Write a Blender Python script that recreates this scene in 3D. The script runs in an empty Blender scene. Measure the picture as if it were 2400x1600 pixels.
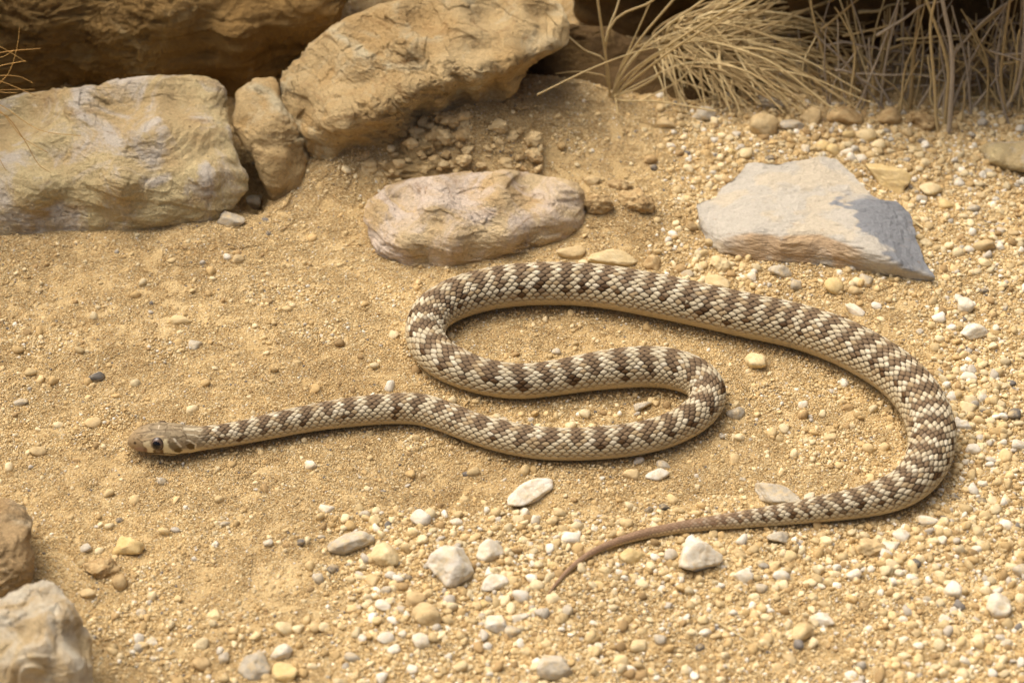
import bpy, math, random
import numpy as np
from mathutils import Vector, Matrix, Euler

random.seed(7)
RNG = np.random.default_rng(11)
SC = bpy.context.scene
COL = SC.collection

# ------------------------------------------------------------------ camera
PITCH = math.radians(38.0)
FOCAL, SENSOR = 85.0, 36.0
FPX = 2400.0 * FOCAL / SENSOR              # focal length in photograph pixels
DIST = 0.33 * FOCAL / SENSOR               # 33 cm of ground across the middle of the frame
Fv = np.array([0.0, math.cos(PITCH), -math.sin(PITCH)])
Rv = np.array([1.0, 0.0, 0.0])
Uv = np.array([0.0, math.sin(PITCH), math.cos(PITCH)])
CAM = -DIST * Fv
MM = 0.001
PXM = DIST / FPX                           # metres per photo pixel at the frame centre

cam = bpy.data.cameras.new('camera')
cam.lens = FOCAL; cam.sensor_width = SENSOR; cam.sensor_fit = 'HORIZONTAL'
cam.clip_start = 0.02; cam.clip_end = 200.0
cam.dof.use_dof = True
cam.dof.focus_distance = DIST - 0.020
cam.dof.aperture_fstop = 16.0
cam_o = bpy.data.objects.new('camera', cam)
cam_o.location = CAM
cam_o.rotation_euler = (math.radians(90) - PITCH, 0, 0)
COL.objects.link(cam_o)
SC.camera = cam_o

# ------------------------------------------------------------------ sky and sun
SUN_EL = math.radians(63.0)
SUN_AZ = math.radians(-55.0)               # clockwise from +Y
world = bpy.data.worlds.new('World'); SC.world = world
world.use_nodes = True
wn = world.node_tree
sky = wn.nodes.new('ShaderNodeTexSky')
sky.sky_type = 'NISHITA'; sky.sun_disc = False
sky.sun_elevation = SUN_EL; sky.sun_rotation = SUN_AZ
sky.air_density = 0.35; sky.dust_density = 9.0; sky.ozone_density = 0.0
bg = wn.nodes['Background']
wn.links.new(sky.outputs[0], bg.inputs[0])
bg.inputs[1].default_value = 0.125
sun = bpy.data.lights.new('sun', 'SUN')
sun.energy = 1.25; sun.angle = math.radians(60); sun.color = (1.0, 0.965, 0.91)
sun_o = bpy.data.objects.new('sun', sun)
sd = Vector((math.sin(SUN_AZ) * math.cos(SUN_EL), math.cos(SUN_AZ) * math.cos(SUN_EL), math.sin(SUN_EL)))
sun_o.rotation_euler = sd.to_track_quat('Z', 'Y').to_euler()
COL.objects.link(sun_o)
SC.view_settings.view_transform = 'Standard'
SC.view_settings.look = 'None'
SC.view_settings.exposure = 0.47
SC.view_settings.gamma = 1.0

# ------------------------------------------------------------------ helpers
def lin(r, g, b):
    c = np.array([r, g, b], float) / 255.0
    return np.where(c <= 0.04045, c / 12.92, ((c + 0.055) / 1.055) ** 2.4)

def _hash(ix, iy, iz, seed):
    h = (ix * 374761393 + iy * 668265263 + iz * 2147483647 + seed * 1274126177) & 0xFFFFFFFF
    h = ((h ^ (h >> 13)) * 1274126177) & 0xFFFFFFFF
    h = (h ^ (h >> 16)) & 0xFFFFFFFF
    h = (h * 2246822519) & 0xFFFFFFFF
    h = h ^ (h >> 15)
    return (h & 0xFFFFFF) / float(0xFFFFFF)

def vnoise(p, seed=0):
    p = np.asarray(p, float)
    i = np.floor(p).astype(np.int64); f = p - i
    u = f * f * f * (f * (f * 6 - 15) + 10)
    out = 0
    for dx in (0, 1):
        wx = u[..., 0] if dx else 1 - u[..., 0]
        for dy in (0, 1):
            wy = u[..., 1] if dy else 1 - u[..., 1]
            for dz in (0, 1):
                wz = u[..., 2] if dz else 1 - u[..., 2]
                out = out + wx * wy * wz * _hash(i[..., 0] + dx, i[..., 1] + dy, i[..., 2] + dz, seed)
    return out * 2 - 1

def fbm(p, octv=4, seed=0, gain=0.5):
    a, s, t = 1.0, 0.0, 0.0
    p = np.asarray(p, float)
    for k in range(octv):
        s = s + a * vnoise(p * (2.03 ** k) + 17.3 * k, seed + k); t += a; a *= gain
    return s / t

def chips(p, size, seed):
    """broken, chipped surface: every cell is a small flat facet with its own height and slope"""
    u = p / size; b0 = np.floor(u).astype(np.int64)
    best = np.full(len(u), 1e9); val = np.zeros(len(u))
    for dx in (-1, 0, 1):
        for dy in (-1, 0, 1):
            for dz in (-1, 0, 1):
                c = b0 + np.array([dx, dy, dz])
                h = [_hash(c[:, 0], c[:, 1], c[:, 2], seed + k) for k in range(7)]
                d = u - (c + np.stack(h[:3], -1))
                r2 = (d ** 2).sum(1)
                v_ = (h[3] - 0.5) * 0.9 + (d * (np.stack(h[4:7], -1) - 0.5)).sum(1) * 1.1
                m = r2 < best; best = np.where(m, r2, best); val = np.where(m, v_, val)
    return val

def smooth(a, b, x):
    t = np.clip((np.asarray(x, float) - a) / (b - a), 0, 1)
    return t * t * (3 - 2 * t)

def ray(px, py):
    px = np.asarray(px, float)[..., None]; py = np.asarray(py, float)[..., None]
    return Fv + Rv * (px - 1200) / FPX - Uv * (py - 800) / FPX

def project(P):
    d = np.asarray(P) - CAM
    z = d @ Fv
    return 1200 + FPX * (d @ Rv) / z, 800 - FPX * (d @ Uv) / z

def plane_at(px, py, z=0.0):
    d = ray(px, py)
    t = (z - CAM[2]) / d[..., 2]
    return CAM + d * np.asarray(t)[..., None]

# mounds of sand: (px, py, height mm, radius x mm, radius y mm)
MOUNDS = [(1070, 395, 17, 30, 20), (1170, 340, 8, 22, 14), (800, 400, 10, 26, 22), (1500, 300, 4, 60, 26), (1430, 505, 4, 22, 16),
          (300, 560, 3, 70, 22), (80, 1480, 3, 30, 30), (2050, 620, 1.5, 50, 25), (1250, 250, 8, 30, 20), (603, 425, -15, 8, 17), (570, 230, -14, 16, 14)]
_MC = [(plane_at(a, b), h * MM, rx * MM, ry * MM) for a, b, h, rx, ry in MOUNDS]

def ground_h(x, y):
    x = np.asarray(x, float); y = np.asarray(y, float)
    p = np.stack([x, y, np.zeros_like(x)], -1)
    h = 0.0018 * fbm(p / 0.11, 2, 3) + 0.0007 * fbm(p / 0.022, 3, 5)
    for c, hh, rx, ry in _MC:
        h = h + hh * np.exp(-((x - c[0]) / rx) ** 2 - ((y - c[1]) / ry) ** 2)
    near = np.exp(-(x ** 2 + y ** 2) / 0.6)
    return h * near

def at(px, py, up=0.0):
    z = np.zeros(np.shape(px))
    for _ in range(6):
        P = plane_at(px, py, z)
        z = ground_h(P[..., 0], P[..., 1]) + up
    return plane_at(px, py, z)

def depth_of(P):
    return (np.asarray(P) - CAM) @ Fv

def mesh_from(name, V, Fc, smooth_shade=True):
    V = np.asarray(V, np.float32); Fc = np.asarray(Fc, np.int32)
    me = bpy.data.meshes.new(name)
    n = Fc.shape[1]
    me.vertices.add(len(V)); me.vertices.foreach_set('co', V.ravel())
    me.loops.add(Fc.size); me.loops.foreach_set('vertex_index', Fc.ravel())
    me.polygons.add(len(Fc))
    me.polygons.foreach_set('loop_start', np.arange(0, Fc.size, n, dtype=np.int32))
    try: me.polygons.foreach_set('loop_total', np.full(len(Fc), n, np.int32))
    except Exception: pass
    me.polygons.foreach_set('use_smooth', np.full(len(Fc), smooth_shade, bool))
    me.update(); me.validate()
    return me

def obj(name, me, mat=None, parent=None, loc=None):
    o = bpy.data.objects.new(name, me)
    COL.objects.link(o)
    if mat is not None and me is not None and not me.materials: me.materials.append(mat)
    if parent is not None: o.parent = parent
    if loc is not None: o.location = loc
    return o

def tag(o, label, cat, group=None, kind=None):
    if label: o['label'] = label
    if cat: o['category'] = cat
    if group: o['group'] = group
    if kind: o['kind'] = kind
    return o

def vcol(me, arr, name='col'):
    a = me.attributes.new(name, 'FLOAT_COLOR', 'POINT')
    c = np.ones((len(arr), 4), np.float32); c[:, :3] = arr
    a.data.foreach_set('color', c.ravel())

def vnormals(V, Fc):
    n = np.zeros_like(V)
    a, b, c = V[Fc[:, 0]], V[Fc[:, 1]], V[Fc[:, 2]]
    fn = np.cross(b - a, c - a)
    if Fc.shape[1] == 4:
        fn = np.cross(V[Fc[:, 2]] - a, V[Fc[:, 3]] - b)
    for k in range(Fc.shape[1]): np.add.at(n, Fc[:, k], fn)
    return n / (np.linalg.norm(n, axis=1, keepdims=True) + 1e-12)

_ico = {}
def ico(level):
    if level in _ico: return _ico[level]
    import bmesh
    bm = bmesh.new(); bmesh.ops.create_icosphere(bm, subdivisions=level, radius=1.0)
    bm.verts.ensure_lookup_table()
    V = np.array([v.co[:] for v in bm.verts]); T = np.array([[v.index for v in f.verts] for f in bm.faces])
    bm.free(); _ico[level] = (V / np.linalg.norm(V, axis=1, keepdims=True), T)
    return _ico[level]

def stone_shape(level, seed, planes=14, soft=14.0, rough=0.05, squash=(1, 1, 1), fine=0.0):
    """unit stone: a sphere cut by planes (soft facets) with weathered relief"""
    V, T = ico(level)
    r = np.random.default_rng(seed)
    n = r.normal(size=(planes, 3)); n /= np.linalg.norm(n, axis=1, keepdims=True)
    d = r.uniform(0.62, 1.0, planes)
    c = V @ n.T
    q = np.where(c > 0.02, d / np.maximum(c, 0.02), 1e3)
    q = np.minimum(q, 3.0)
    rad = -np.log(np.exp(-soft * q).sum(1) + np.exp(-soft * 1.15)) / soft
    rad = rad * (1 + rough * fbm(V * 2.2 + seed % 97, 4, seed % 1000))
    if fine: rad = rad * (1 + fine * fbm(V * 9 + seed % 31, 3, seed % 911))
    P = V * rad[:, None]
    P = P / np.abs(P).max(0) * np.array(squash)
    return P, T

# ------------------------------------------------------------------ materials
def new_mat(name):
    m = bpy.data.materials.new(name); m.use_nodes = True
    nt = m.node_tree; b = nt.nodes['Principled BSDF']
    b.inputs['Specular IOR Level'].default_value = 0.25
    return m, nt, b

def N(nt, t, **kw):
    n = nt.nodes.new(t)
    for k, v in kw.items(): setattr(n, k, v)
    return n

def coords(nt, scale=(1000, 1000, 1000), kind='Object', rot=(0, 0, 0)):
    tc = N(nt, 'ShaderNodeTexCoord'); mp = N(nt, 'ShaderNodeMapping')
    mp.inputs['Scale'].default_value = scale; mp.inputs['Rotation'].default_value = rot
    nt.links.new(tc.outputs[kind], mp.inputs['Vector'])
    return mp.outputs[0]

def noise(nt, vec, scale, detail=4, rough=0.55, dist=0.0):
    n = N(nt, 'ShaderNodeTexNoise')
    n.inputs['Scale'].default_value = scale; n.inputs['Detail'].default_value = detail
    n.inputs['Roughness'].default_value = rough; n.inputs['Distortion'].default_value = dist
    nt.links.new(vec, n.inputs['Vector'])
    return n.outputs['Fac']

def ramp(nt, fac, stops, interp='LINEAR'):
    r = N(nt, 'ShaderNodeValToRGB'); r.color_ramp.interpolation = interp
    e = r.color_ramp.elements
    while len(e) < len(stops): e.new(0.5)
    for i, (p, c) in enumerate(stops):
        e[i].position = p; e[i].color = (*c, 1) if len(c) == 3 else c
    nt.links.new(fac, r.inputs[0])
    return r.outputs[0]

def mixc(nt, fac, a, b, mode='MIX'):
    m = N(nt, 'ShaderNodeMix', data_type='RGBA', blend_type=mode)
    if isinstance(fac, float): m.inputs[0].default_value = fac
    else: nt.links.new(fac, m.inputs[0])
    for s, v in ((6, a), (7, b)):
        if isinstance(v, (tuple, np.ndarray)): m.inputs[s].default_value = (*[float(q) for q in v], 1)
        else: nt.links.new(v, m.inputs[s])
    return m.outputs[2]

def bump(nt, b, heights, dist):
    prev = None
    for h, s, d in heights:
        bp = N(nt, 'ShaderNodeBump'); bp.inputs['Strength'].default_value = s; bp.inputs['Distance'].default_value = d * MM
        nt.links.new(h, bp.inputs['Height'])
        if prev is not None: nt.links.new(prev, bp.inputs['Normal'])
        prev = bp.outputs[0]
    nt.links.new(prev, b.inputs['Normal'])

def rock_mat(name, base, second, pale, dark, strata=(0.05, 0.05, 0.5), rot=(0, 0, 0), pale_at=0.56, pits=0.5):
    """weathered sedimentary rock: base and second in blotches, pale patches, brown staining in the bedding"""
    m, nt, b = new_mat(name)
    v = coords(nt)
    vs = coords(nt, tuple(1000 * s for s in strata), rot=rot)
    big = noise(nt, v, 0.035, 5, 0.6, 0.6)
    c = mixc(nt, ramp(nt, big, [(0.40, (0, 0, 0)), (0.58, (1, 1, 1))]), base, second)
    pl = noise(nt, v, 0.05, 6, 0.62, 1.0)
    c = mixc(nt, ramp(nt, pl, [(pale_at - 0.05, (0, 0, 0)), (pale_at + 0.09, (1, 1, 1))]), c, pale)
    st = noise(nt, vs, 1.0, 6, 0.62, 0.8)
    c = mixc(nt, ramp(nt, st, [(0.28, (0.75,) * 3), (0.44, (0, 0, 0))]), c, dark)
    fine = noise(nt, v, 1.3, 4, 0.7)
    c = mixc(nt, 0.55, c, ramp(nt, fine, [(0.25, (0.55,) * 3), (0.6, (1, 1, 1)), (0.8, (1.25,) * 3)]), 'MULTIPLY')
    vo = N(nt, 'ShaderNodeTexVoronoi'); vo.inputs['Scale'].default_value = 0.16; nt.links.new(v, vo.inputs['Vector'])
    pit = ramp(nt, vo.outputs['Distance'], [(0.05, (1, 1, 1)), (0.10, (0, 0, 0))])
    pm = N(nt, 'ShaderNodeMath', operation='MULTIPLY'); nt.links.new(pit, pm.inputs[0]); pm.inputs[1].default_value = pits
    c = mixc(nt, pm.outputs[0], c, tuple(np.array(dark) * 0.35))
    nt.links.new(c, b.inputs['Base Color'])
    b.inputs['Roughness'].default_value = 0.92
    bump(nt, b, [(noise(nt, v, 0.6, 5, 0.7, 0.3), 1.0, 1.6), (fine, 1.0, 0.6)], 1)
    return m

OCHRE = tuple(lin(186, 146, 86)); TAN = tuple(lin(196, 164, 112)); CREAM = tuple(lin(212, 194, 150))
LILAC = tuple(lin(196, 180, 166)); BROWN = tuple(lin(120, 84, 40)); GREYST = tuple(lin(176, 168, 152))

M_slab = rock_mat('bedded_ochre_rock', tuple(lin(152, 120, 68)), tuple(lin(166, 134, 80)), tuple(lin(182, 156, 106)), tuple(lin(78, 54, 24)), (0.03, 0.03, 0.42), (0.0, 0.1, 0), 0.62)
M_left = rock_mat('pale_limestone', tuple(lin(214, 195, 145)), tuple(lin(204, 178, 128)), tuple(lin(214, 203, 182)), tuple(lin(156, 122, 76)), (0.035, 0.05, 0.16), (0.35, 0.2, 0.1), 0.53)
M_mid = rock_mat('weathered_sandstone', tuple(lin(204, 178, 128)), tuple(lin(192, 161, 108)), tuple(lin(206, 191, 152)), tuple(lin(146, 108, 60)), (0.05, 0.05, 0.30), (0.5, 0.35, 0), 0.57)
M_pink = rock_mat('pinkish_limestone', tuple(lin(222, 198, 152)), tuple(lin(212, 182, 132)), tuple(lin(230, 212, 188)), tuple(lin(160, 120, 74)), (0.04, 0.05, 0.34), (0.25, 0.15, 0.0), 0.50)
M_front = rock_mat('cream_boulder', tuple(lin(214, 190, 142)), tuple(lin(202, 178, 136)), tuple(lin(220, 209, 182)), tuple(lin(162, 128, 84)), (0.03, 0.03, 0.10), (0.3, 0.5, 0), 0.46, 0.05)
M_frontb = rock_mat('brown_boulder', tuple(lin(196, 168, 122)), tuple(lin(184, 154, 108)), tuple(lin(206, 186, 148)), tuple(lin(120, 88, 50)), (0.05, 0.05, 0.08), (0.3, 0.5, 0), 0.58, 0.1)
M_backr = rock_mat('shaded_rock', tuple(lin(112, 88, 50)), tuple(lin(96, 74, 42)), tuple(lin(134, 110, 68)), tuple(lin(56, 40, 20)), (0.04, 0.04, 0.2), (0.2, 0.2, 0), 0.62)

def pebble_mat(name, c1, c2, speck=0.5):
    m, nt, b = new_mat(name)
    v = coords(nt)
    oi = N(nt, 'ShaderNodeObjectInfo')
    av = N(nt, 'ShaderNodeVectorMath', operation='ADD'); nt.links.new(v, av.inputs[0])
    mu = N(nt, 'ShaderNodeMath', operation='MULTIPLY'); mu.inputs[1].default_value = 90; nt.links.new(oi.outputs['Random'], mu.inputs[0])
    nt.links.new(mu.outputs[0], av.inputs[1]); v = av.outputs[0]
    n1 = noise(nt, v, 0.22, 5, 0.6, 0.5)
    c = mixc(nt, ramp(nt, n1, [(0.38, (0, 0, 0)), (0.62, (1, 1, 1))]), c1, c2)
    n2 = noise(nt, v, 1.6, 4, 0.7)
    c = mixc(nt, speck, c, ramp(nt, n2, [(0.28, (0.55, 0.5, 0.42)), (0.5, (1, 1, 1))]), 'MULTIPLY')
    rv = ramp(nt, oi.outputs['Random'], [(0, (0.86,) * 3), (1, (1.08,) * 3)])
    c = mixc(nt, 1.0, c, rv, 'MULTIPLY')
    c = mixc(nt, ramp(nt, noise(nt, v, 0.45, 4, 0.65), [(0.46, (0, 0, 0)), (0.68, (0.7, 0.7, 0.7))]), c, tuple(lin(206, 182, 134)))   # sand stuck to it
    nt.links.new(c, b.inputs['Base Color']); b.inputs['Roughness'].default_value = 0.85
    bump(nt, b, [(noise(nt, v, 0.7, 5, 0.6), 0.6, 0.5), (n2, 0.5, 0.15)], 1)
    return m

PM = {
    'white': pebble_mat('white_stone', tuple(lin(226, 219, 200)), tuple(lin(215, 205, 178)), 0.25),
    'grey': pebble_mat('grey_stone', tuple(lin(194, 185, 163)), tuple(lin(172, 162, 140)), 0.45),
    'slate': pebble_mat('slate_stone', tuple(lin(118, 113, 104)), tuple(lin(96, 91, 82)), 0.3),
    'tan': pebble_mat('tan_stone', tuple(lin(208, 185, 138)), tuple(lin(192, 166, 118)), 0.5),
    'cream': pebble_mat('cream_stone', tuple(lin(221, 203, 158)), tuple(lin(207, 184, 134)), 0.4),
    'brown': pebble_mat('brown_stone', tuple(lin(182, 155, 108)), tuple(lin(162, 133, 88)), 0.6),
    'yellow': pebble_mat('yellow_stone', tuple(lin(220, 196, 140)), tuple(lin(206, 178, 118)), 0.4),
}
WORD = {'white': 'whitish', 'grey': 'pale grey', 'slate': 'dark slate-grey', 'tan': 'sandy tan', 'cream': 'cream', 'brown': 'brown', 'yellow': 'yellowish'}

# ------------------------------------------------------------------ ground sheet
def ground_axis(lo, hi, step, far, k=1.16):
    c = list(np.arange(lo, hi + step / 2, step))
    s = step
    while c[-1] < far: s *= k; c.append(c[-1] + s)
    s = step
    while c[0] > -far: s *= k; c.insert(0, c[0] - s)
    return np.array(c)

gx = ground_axis(-0.26, 0.26, 0.0018, 60.0); gy = ground_axis(-0.19, 0.27, 0.0018, 60.0)
GX, GY = np.meshgrid(gx, gy)
P3 = np.stack([GX, GY, np.zeros_like(GX)], -1)
inner = np.exp(-(GX ** 2 + GY ** 2) / 0.6)
GZ = ground_h(GX, GY) + inner * (0.00035 * fbm(P3 / 0.0042, 2, 9) + 0.00022 * fbm(P3 / 0.0016, 1, 19))
V = np.stack([GX, GY, GZ], -1).reshape(-1, 3)
nx, ny = len(gx), len(gy)
I = np.arange(nx * ny).reshape(ny, nx)
Fq = np.stack([I[:-1, :-1], I[:-1, 1:], I[1:, 1:], I[1:, :-1]], -1).reshape(-1, 4)

m_ground, nt, b = new_mat('packed_sand')
v = coords(nt)
n0 = noise(nt, v, 0.02, 4, 0.55, 0.4)
c = mixc(nt, ramp(nt, n0, [(0.35, (0, 0, 0)), (0.65, (1, 1, 1))]), tuple(lin(176, 151, 104)), tuple(lin(194, 171, 124)))
n1 = noise(nt, v, 1.1, 3, 0.75)
c = mixc(nt, 0.8, c, ramp(nt, n1, [(0.28, (0.50, 0.42, 0.32)), (0.46, (0.95, 0.93, 0.9)), (0.62, (1, 1, 1)), (0.78, (1.3, 1.28, 1.2))]), 'MULTIPLY')
vo = N(nt, 'ShaderNodeTexVoronoi'); vo.inputs['Scale'].default_value = 1.5; nt.links.new(v, vo.inputs['Vector'])
hs = N(nt, 'ShaderNodeHueSaturation'); hs.inputs['Saturation'].default_value = 0.0
nt.links.new(vo.outputs['Color'], hs.inputs['Color'])
c = mixc(nt, 0.5, c, ramp(nt, hs.outputs[0], [(0.15, (0.72, 0.68, 0.6)), (0.5, (1, 1, 1)), (0.8, (1.25, 1.25, 1.25))]), 'MULTIPLY')
nt.links.new(c, b.inputs['Base Color']); b.inputs['Roughness'].default_value = 0.95
inv = N(nt, 'ShaderNodeMath', operation='SUBTRACT'); inv.inputs[0].default_value = 1.0; nt.links.new(vo.outputs['Distance'], inv.inputs[1])
bump(nt, b, [(inv.outputs[0], 0.8, 0.45), (n1, 0.7, 0.35)], 1)
g = obj('ground', mesh_from('ground', V, Fq), m_ground)
tag(g, 'packed golden sand under the snake, stones and rocks', 'ground', kind='structure')

# ------------------------------------------------------------------ snake
# centreline traced in photograph pixels: x, y, apparent thickness, lift of the belly in mm
PATH = [(298.5, 1038, 3, 2.04), (302, 1037.5, 17, 1.92), (308, 1036, 30, 1.8), (319, 1033, 48, 1.68), (337, 1029, 64, 1.56), (356, 1027.5, 72, 1.5), (381, 1028.5, 75, 1.44),
        (405, 1030, 74, 1.44), (429, 1030.5, 69, 1.44), (458, 1029.5, 59, 1.38), (476, 1028, 57, 1.38), (510, 1023, 56, 1.32), (548, 1018, 56, 1.2),
        (637, 999, 61, 0.96), (726, 981, 65, 0.66), (816, 968, 70, 0.36), (905, 959.5, 73, 0.12), (984, 960, 76, 0), (1041, 977, 74, 0), (1118, 1007, 74, 0), (1194, 1028, 77, 0),
        (1271, 1040, 78, 0), (1347, 1042.5, 78, 0), (1424, 1038, 79, 0), (1500, 1028, 79, 0), (1558, 1013, 79, 0), (1602, 993, 80, 0), (1641, 966, 82, 0),
        (1661, 929, 85, 0), (1650, 900, 89, 0), (1617, 879, 94, 0), (1575, 866, 97, 0), (1530, 861, 98, 0), (1462, 864, 97, 0), (1386, 873, 91, 0), (1309, 886, 85, 0), (1233, 895.5, 84, 0),
        (1175, 892, 86, 0), (1118, 880, 87, 0), (1070, 862, 90, 0), (1028, 838, 92, 0), (1003, 808, 91, 0), (996, 778, 92, 0), (1009, 741, 97, 0), (1052, 709, 100, 0), (1118, 686, 101, 0), (1194, 672, 102, 0),
        (1271, 667, 103, 0), (1347, 668, 103, 0), (1424, 675, 104, 0), (1500, 688, 105, 0), (1577, 703, 106, 0), (1654, 720, 105, 0), (1754, 742, 107, 0), (1866, 766, 108, 0), (1968, 801, 110, 0), (2037, 836, 111, 0),
        (2108, 884, 112, 0), (2155, 937, 113, 0), (2180, 990, 112, 0), (2185, 1031, 109, 0), (2177, 1073, 105, 0), (2157, 1110, 100, 0), (2118, 1144, 92, 0), (2072, 1164, 84, 0), (2004, 1181, 73, 0),
        (1914, 1195, 61, 0), (1812, 1209, 49, 0), (1710, 1221, 38, 0), (1608, 1234, 30, 0), (1506, 1252, 24, 0), (1445, 1270, 20, 0), (1394, 1291, 17, 0), (1358, 1314, 14, 0), (1327, 1341, 11, 0),
        (1306, 1365, 8, 0), (1290, 1384, 5, 0), (1284, 1393, 2, 0)]
PT = np.array(PATH, float)

def catmull(A, sub):
    out = []
    n = len(A)
    for i in range(n - 1):
        p0, p1, p2, p3 = A[max(i - 1, 0)], A[i], A[i + 1], A[min(i + 2, n - 1)]
        t = np.linspace(0, 1, sub, endpoint=False)[:, None]
        d01 = max(np.linalg.norm((p1 - p0)[:2]), 1e-6) ** .5; d12 = max(np.linalg.norm((p2 - p1)[:2]), 1e-6) ** .5; d23 = max(np.linalg.norm((p3 - p2)[:2]), 1e-6) ** .5
        m1 = (p2 - p1) + d12 * ((p1 - p0) / d01 - (p2 - p0) / (d01 + d12)) if i > 0 else (p2 - p1)
        m2 = (p2 - p1) + d12 * ((p3 - p2) / d23 - (p3 - p1) / (d12 + d23)) if i < n - 2 else (p2 - p1)
        out.append((2 * t ** 3 - 3 * t ** 2 + 1) * p1 + (t ** 3 - 2 * t ** 2 + t) * m1 + (-2 * t ** 3 + 3 * t ** 2) * p2 + (t ** 3 - t ** 2) * m2)
    out.append(A[-1:])
    return np.concatenate(out)

Q = catmull(PT, 24)
Q[:, 2] = np.maximum(Q[:, 2], 1.0)
rad = Q[:, 2] / 2 * PXM
for _ in range(4):
    lift = rad * 0.93 + Q[:, 3] * MM + 0.0006 * smooth(0.0022, 0.0010, rad)
    C3 = at(Q[:, 0], Q[:, 1], lift)
    rad = Q[:, 2] / 2 * depth_of(C3) / FPX
seg = np.linalg.norm(np.diff(C3, axis=0), axis=1); S = np.concatenate([[0], np.cumsum(seg)])
STEP = 0.00028
s = np.arange(0, S[-1], STEP); s = np.append(s, S[-1])
s[0:1] = 0
C = np.stack([np.interp(s, S, C3[:, k]) for k in range(3)], -1)
R = np.interp(s, S, rad)
def gsm(a, sig):
    k = np.arange(-int(3 * sig), int(3 * sig) + 1); w = np.exp(-0.5 * (k / sig) ** 2); w /= w.sum()
    pad = len(k) // 2
    def f(x):
        xp = np.concatenate([2 * x[0] - x[pad:0:-1], x, 2 * x[-1] - x[-2:-pad - 2:-1]])
        return np.convolve(xp, w, 'valid')
    return f(a) if a.ndim == 1 else np.stack([f(a[:, i]) for i in range(a.shape[1])], -1)
C = gsm(C, 9); R = np.maximum(gsm(R, 4), 0.00008)
T = np.gradient(C, axis=0); T /= np.linalg.norm(T, axis=1, keepdims=True)
T = gsm(T, 7); T /= np.linalg.norm(T, axis=1, keepdims=True)
SIDE = np.cross(T, np.array([0, 0, 1.0])); SIDE /= np.linalg.norm(SIDE, axis=1, keepdims=True)
UP = np.cross(SIDE, T)
nr = len(s)
PXs = R * 2 / PXM                                       # thickness in frame-centre pixels

th = np.radians(np.concatenate([np.linspace(-138, 138, 151), np.linspace(138, 222, 15)[1:-1]]))
na = len(th)
thw = (th + np.pi) % (2 * np.pi) - np.pi
# cross-section: round back, flattened belly; the head is broader and boxier
head_len = 0.0225
hf = 1 - smooth(head_len * 0.80, head_len * 1.25, s)    # 1 on the head
ct, stn = np.cos(thw)[None, :], np.sin(thw)[None, :]
ex = 1 - 0.16 * hf[:, None]
cx = np.sign(stn) * np.abs(stn) ** ex
cz = np.sign(ct) * np.abs(ct) ** (1 - 0.10 * hf[:, None])
cz = np.where(ct < 0, cz * (0.90 - 0.02 * hf[:, None]), cz)
broad = 1 + 0.04 * hf * smooth(0.006, 0.014, s)
XS = cx * (R * broad)[:, None]; ZS = cz * R[:, None]
base = C[:, None, :] + SIDE[:, None, :] * XS[..., None] + UP[:, None, :] * ZS[..., None]

# --- scale lattice
Lpx = 20.5 * np.clip(PXs / 100, 0.02, 1.3) ** 0.55
Lpx = np.where(s < head_len * 1.6, np.minimum(Lpx, 15 + 10 * smooth(head_len, head_len * 1.6, s)), Lpx)
qs = np.concatenate([[0], np.cumsum(np.diff(s) / (0.5 * (Lpx[1:] + Lpx[:-1]) * PXM))])
rows = np.clip(2 * np.round((PXs * 1.80 / (8.5 * np.clip(PXs / 100, 0.1, 1.2) ** 0.35) - 1) / 2) + 1, 5, 23)
TH_MAX = math.radians(103)
vv = thw[None, :] / TH_MAX * (rows[:, None] / 2)        # row coordinate, 0 = middle of the back
qq = np.broadcast_to(qs[:, None], vv.shape)
wp = np.stack([qq * 0.45, vv * 0.45, 0 * vv], -1)      # scales are never quite in step
qq = qq + 0.20 * vnoise(wp, 301); vv = vv + 0.20 * vnoise(wp, 302)
best = np.full(vv.shape, 1e9); sec = np.full(vv.shape, 1e9); bi = np.zeros(vv.shape); bj = np.zeros(vv.shape); ba = np.zeros(vv.shape); bb = np.zeros(vv.shape)
j0 = np.round(vv)
for dj, di in ((-1, 0), (0, 0), (1, 0), (0, -1), (0, 1), (-1, 1), (1, 1), (-1, -1), (1, -1)):
    jj = j0 + dj
    off = 0.5 * (np.abs(jj) % 2)
    ii = np.round(qq - off) + di
    a = (qq - off - ii) / 0.5; bq = (vv - jj) / 0.82
    # hexagon-like metric with a rounder rear end
    d = np.sqrt((a * 0.98) ** 2 + bq ** 2)
    m = d < best
    sec = np.where(m, best, np.minimum(sec, d))
    best = np.where(m, d, best); bi = np.where(m, ii + off, bi); bj = np.where(m, jj, bj); ba = np.where(m, a, ba); bb = np.where(m, bq, bb)

flank = smooth(math.radians(94), math.radians(104), np.abs(thw))[None, :]     # belly edge
body = (1 - hf)[:, None]
edge = sec - best
inside = smooth(0.04, 0.40, edge) * (1 - smooth(0.82, 1.0, best))                   # 1 on the scale, 0 in the skin between
rear = 0.5 + 0.5 * np.clip(ba, -1, 1)                   # scales overlap towards the tail
amp = np.clip(PXs / 100, 0.12, 1.1)[:, None] * 0.00046
relief = amp * (inside * (0.62 + 0.38 * rear) - 0.35 + 0.18 * np.exp(-(bb / 0.22) ** 2) * inside) * body * (1 - flank)
# broad belly plates
bel = np.abs(((qq * 1.0) % 1) - 0.5) * 2
relief = relief + amp * 0.30 * (1 - smooth(0.86, 1.0, bel)) * flank * body - amp * 0.3 * flank * body
nrm = SIDE[:, None, :] * (stn[..., None]) + UP[:, None, :] * (ct[..., None])
VS = base + nrm * relief[..., None]

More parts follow.
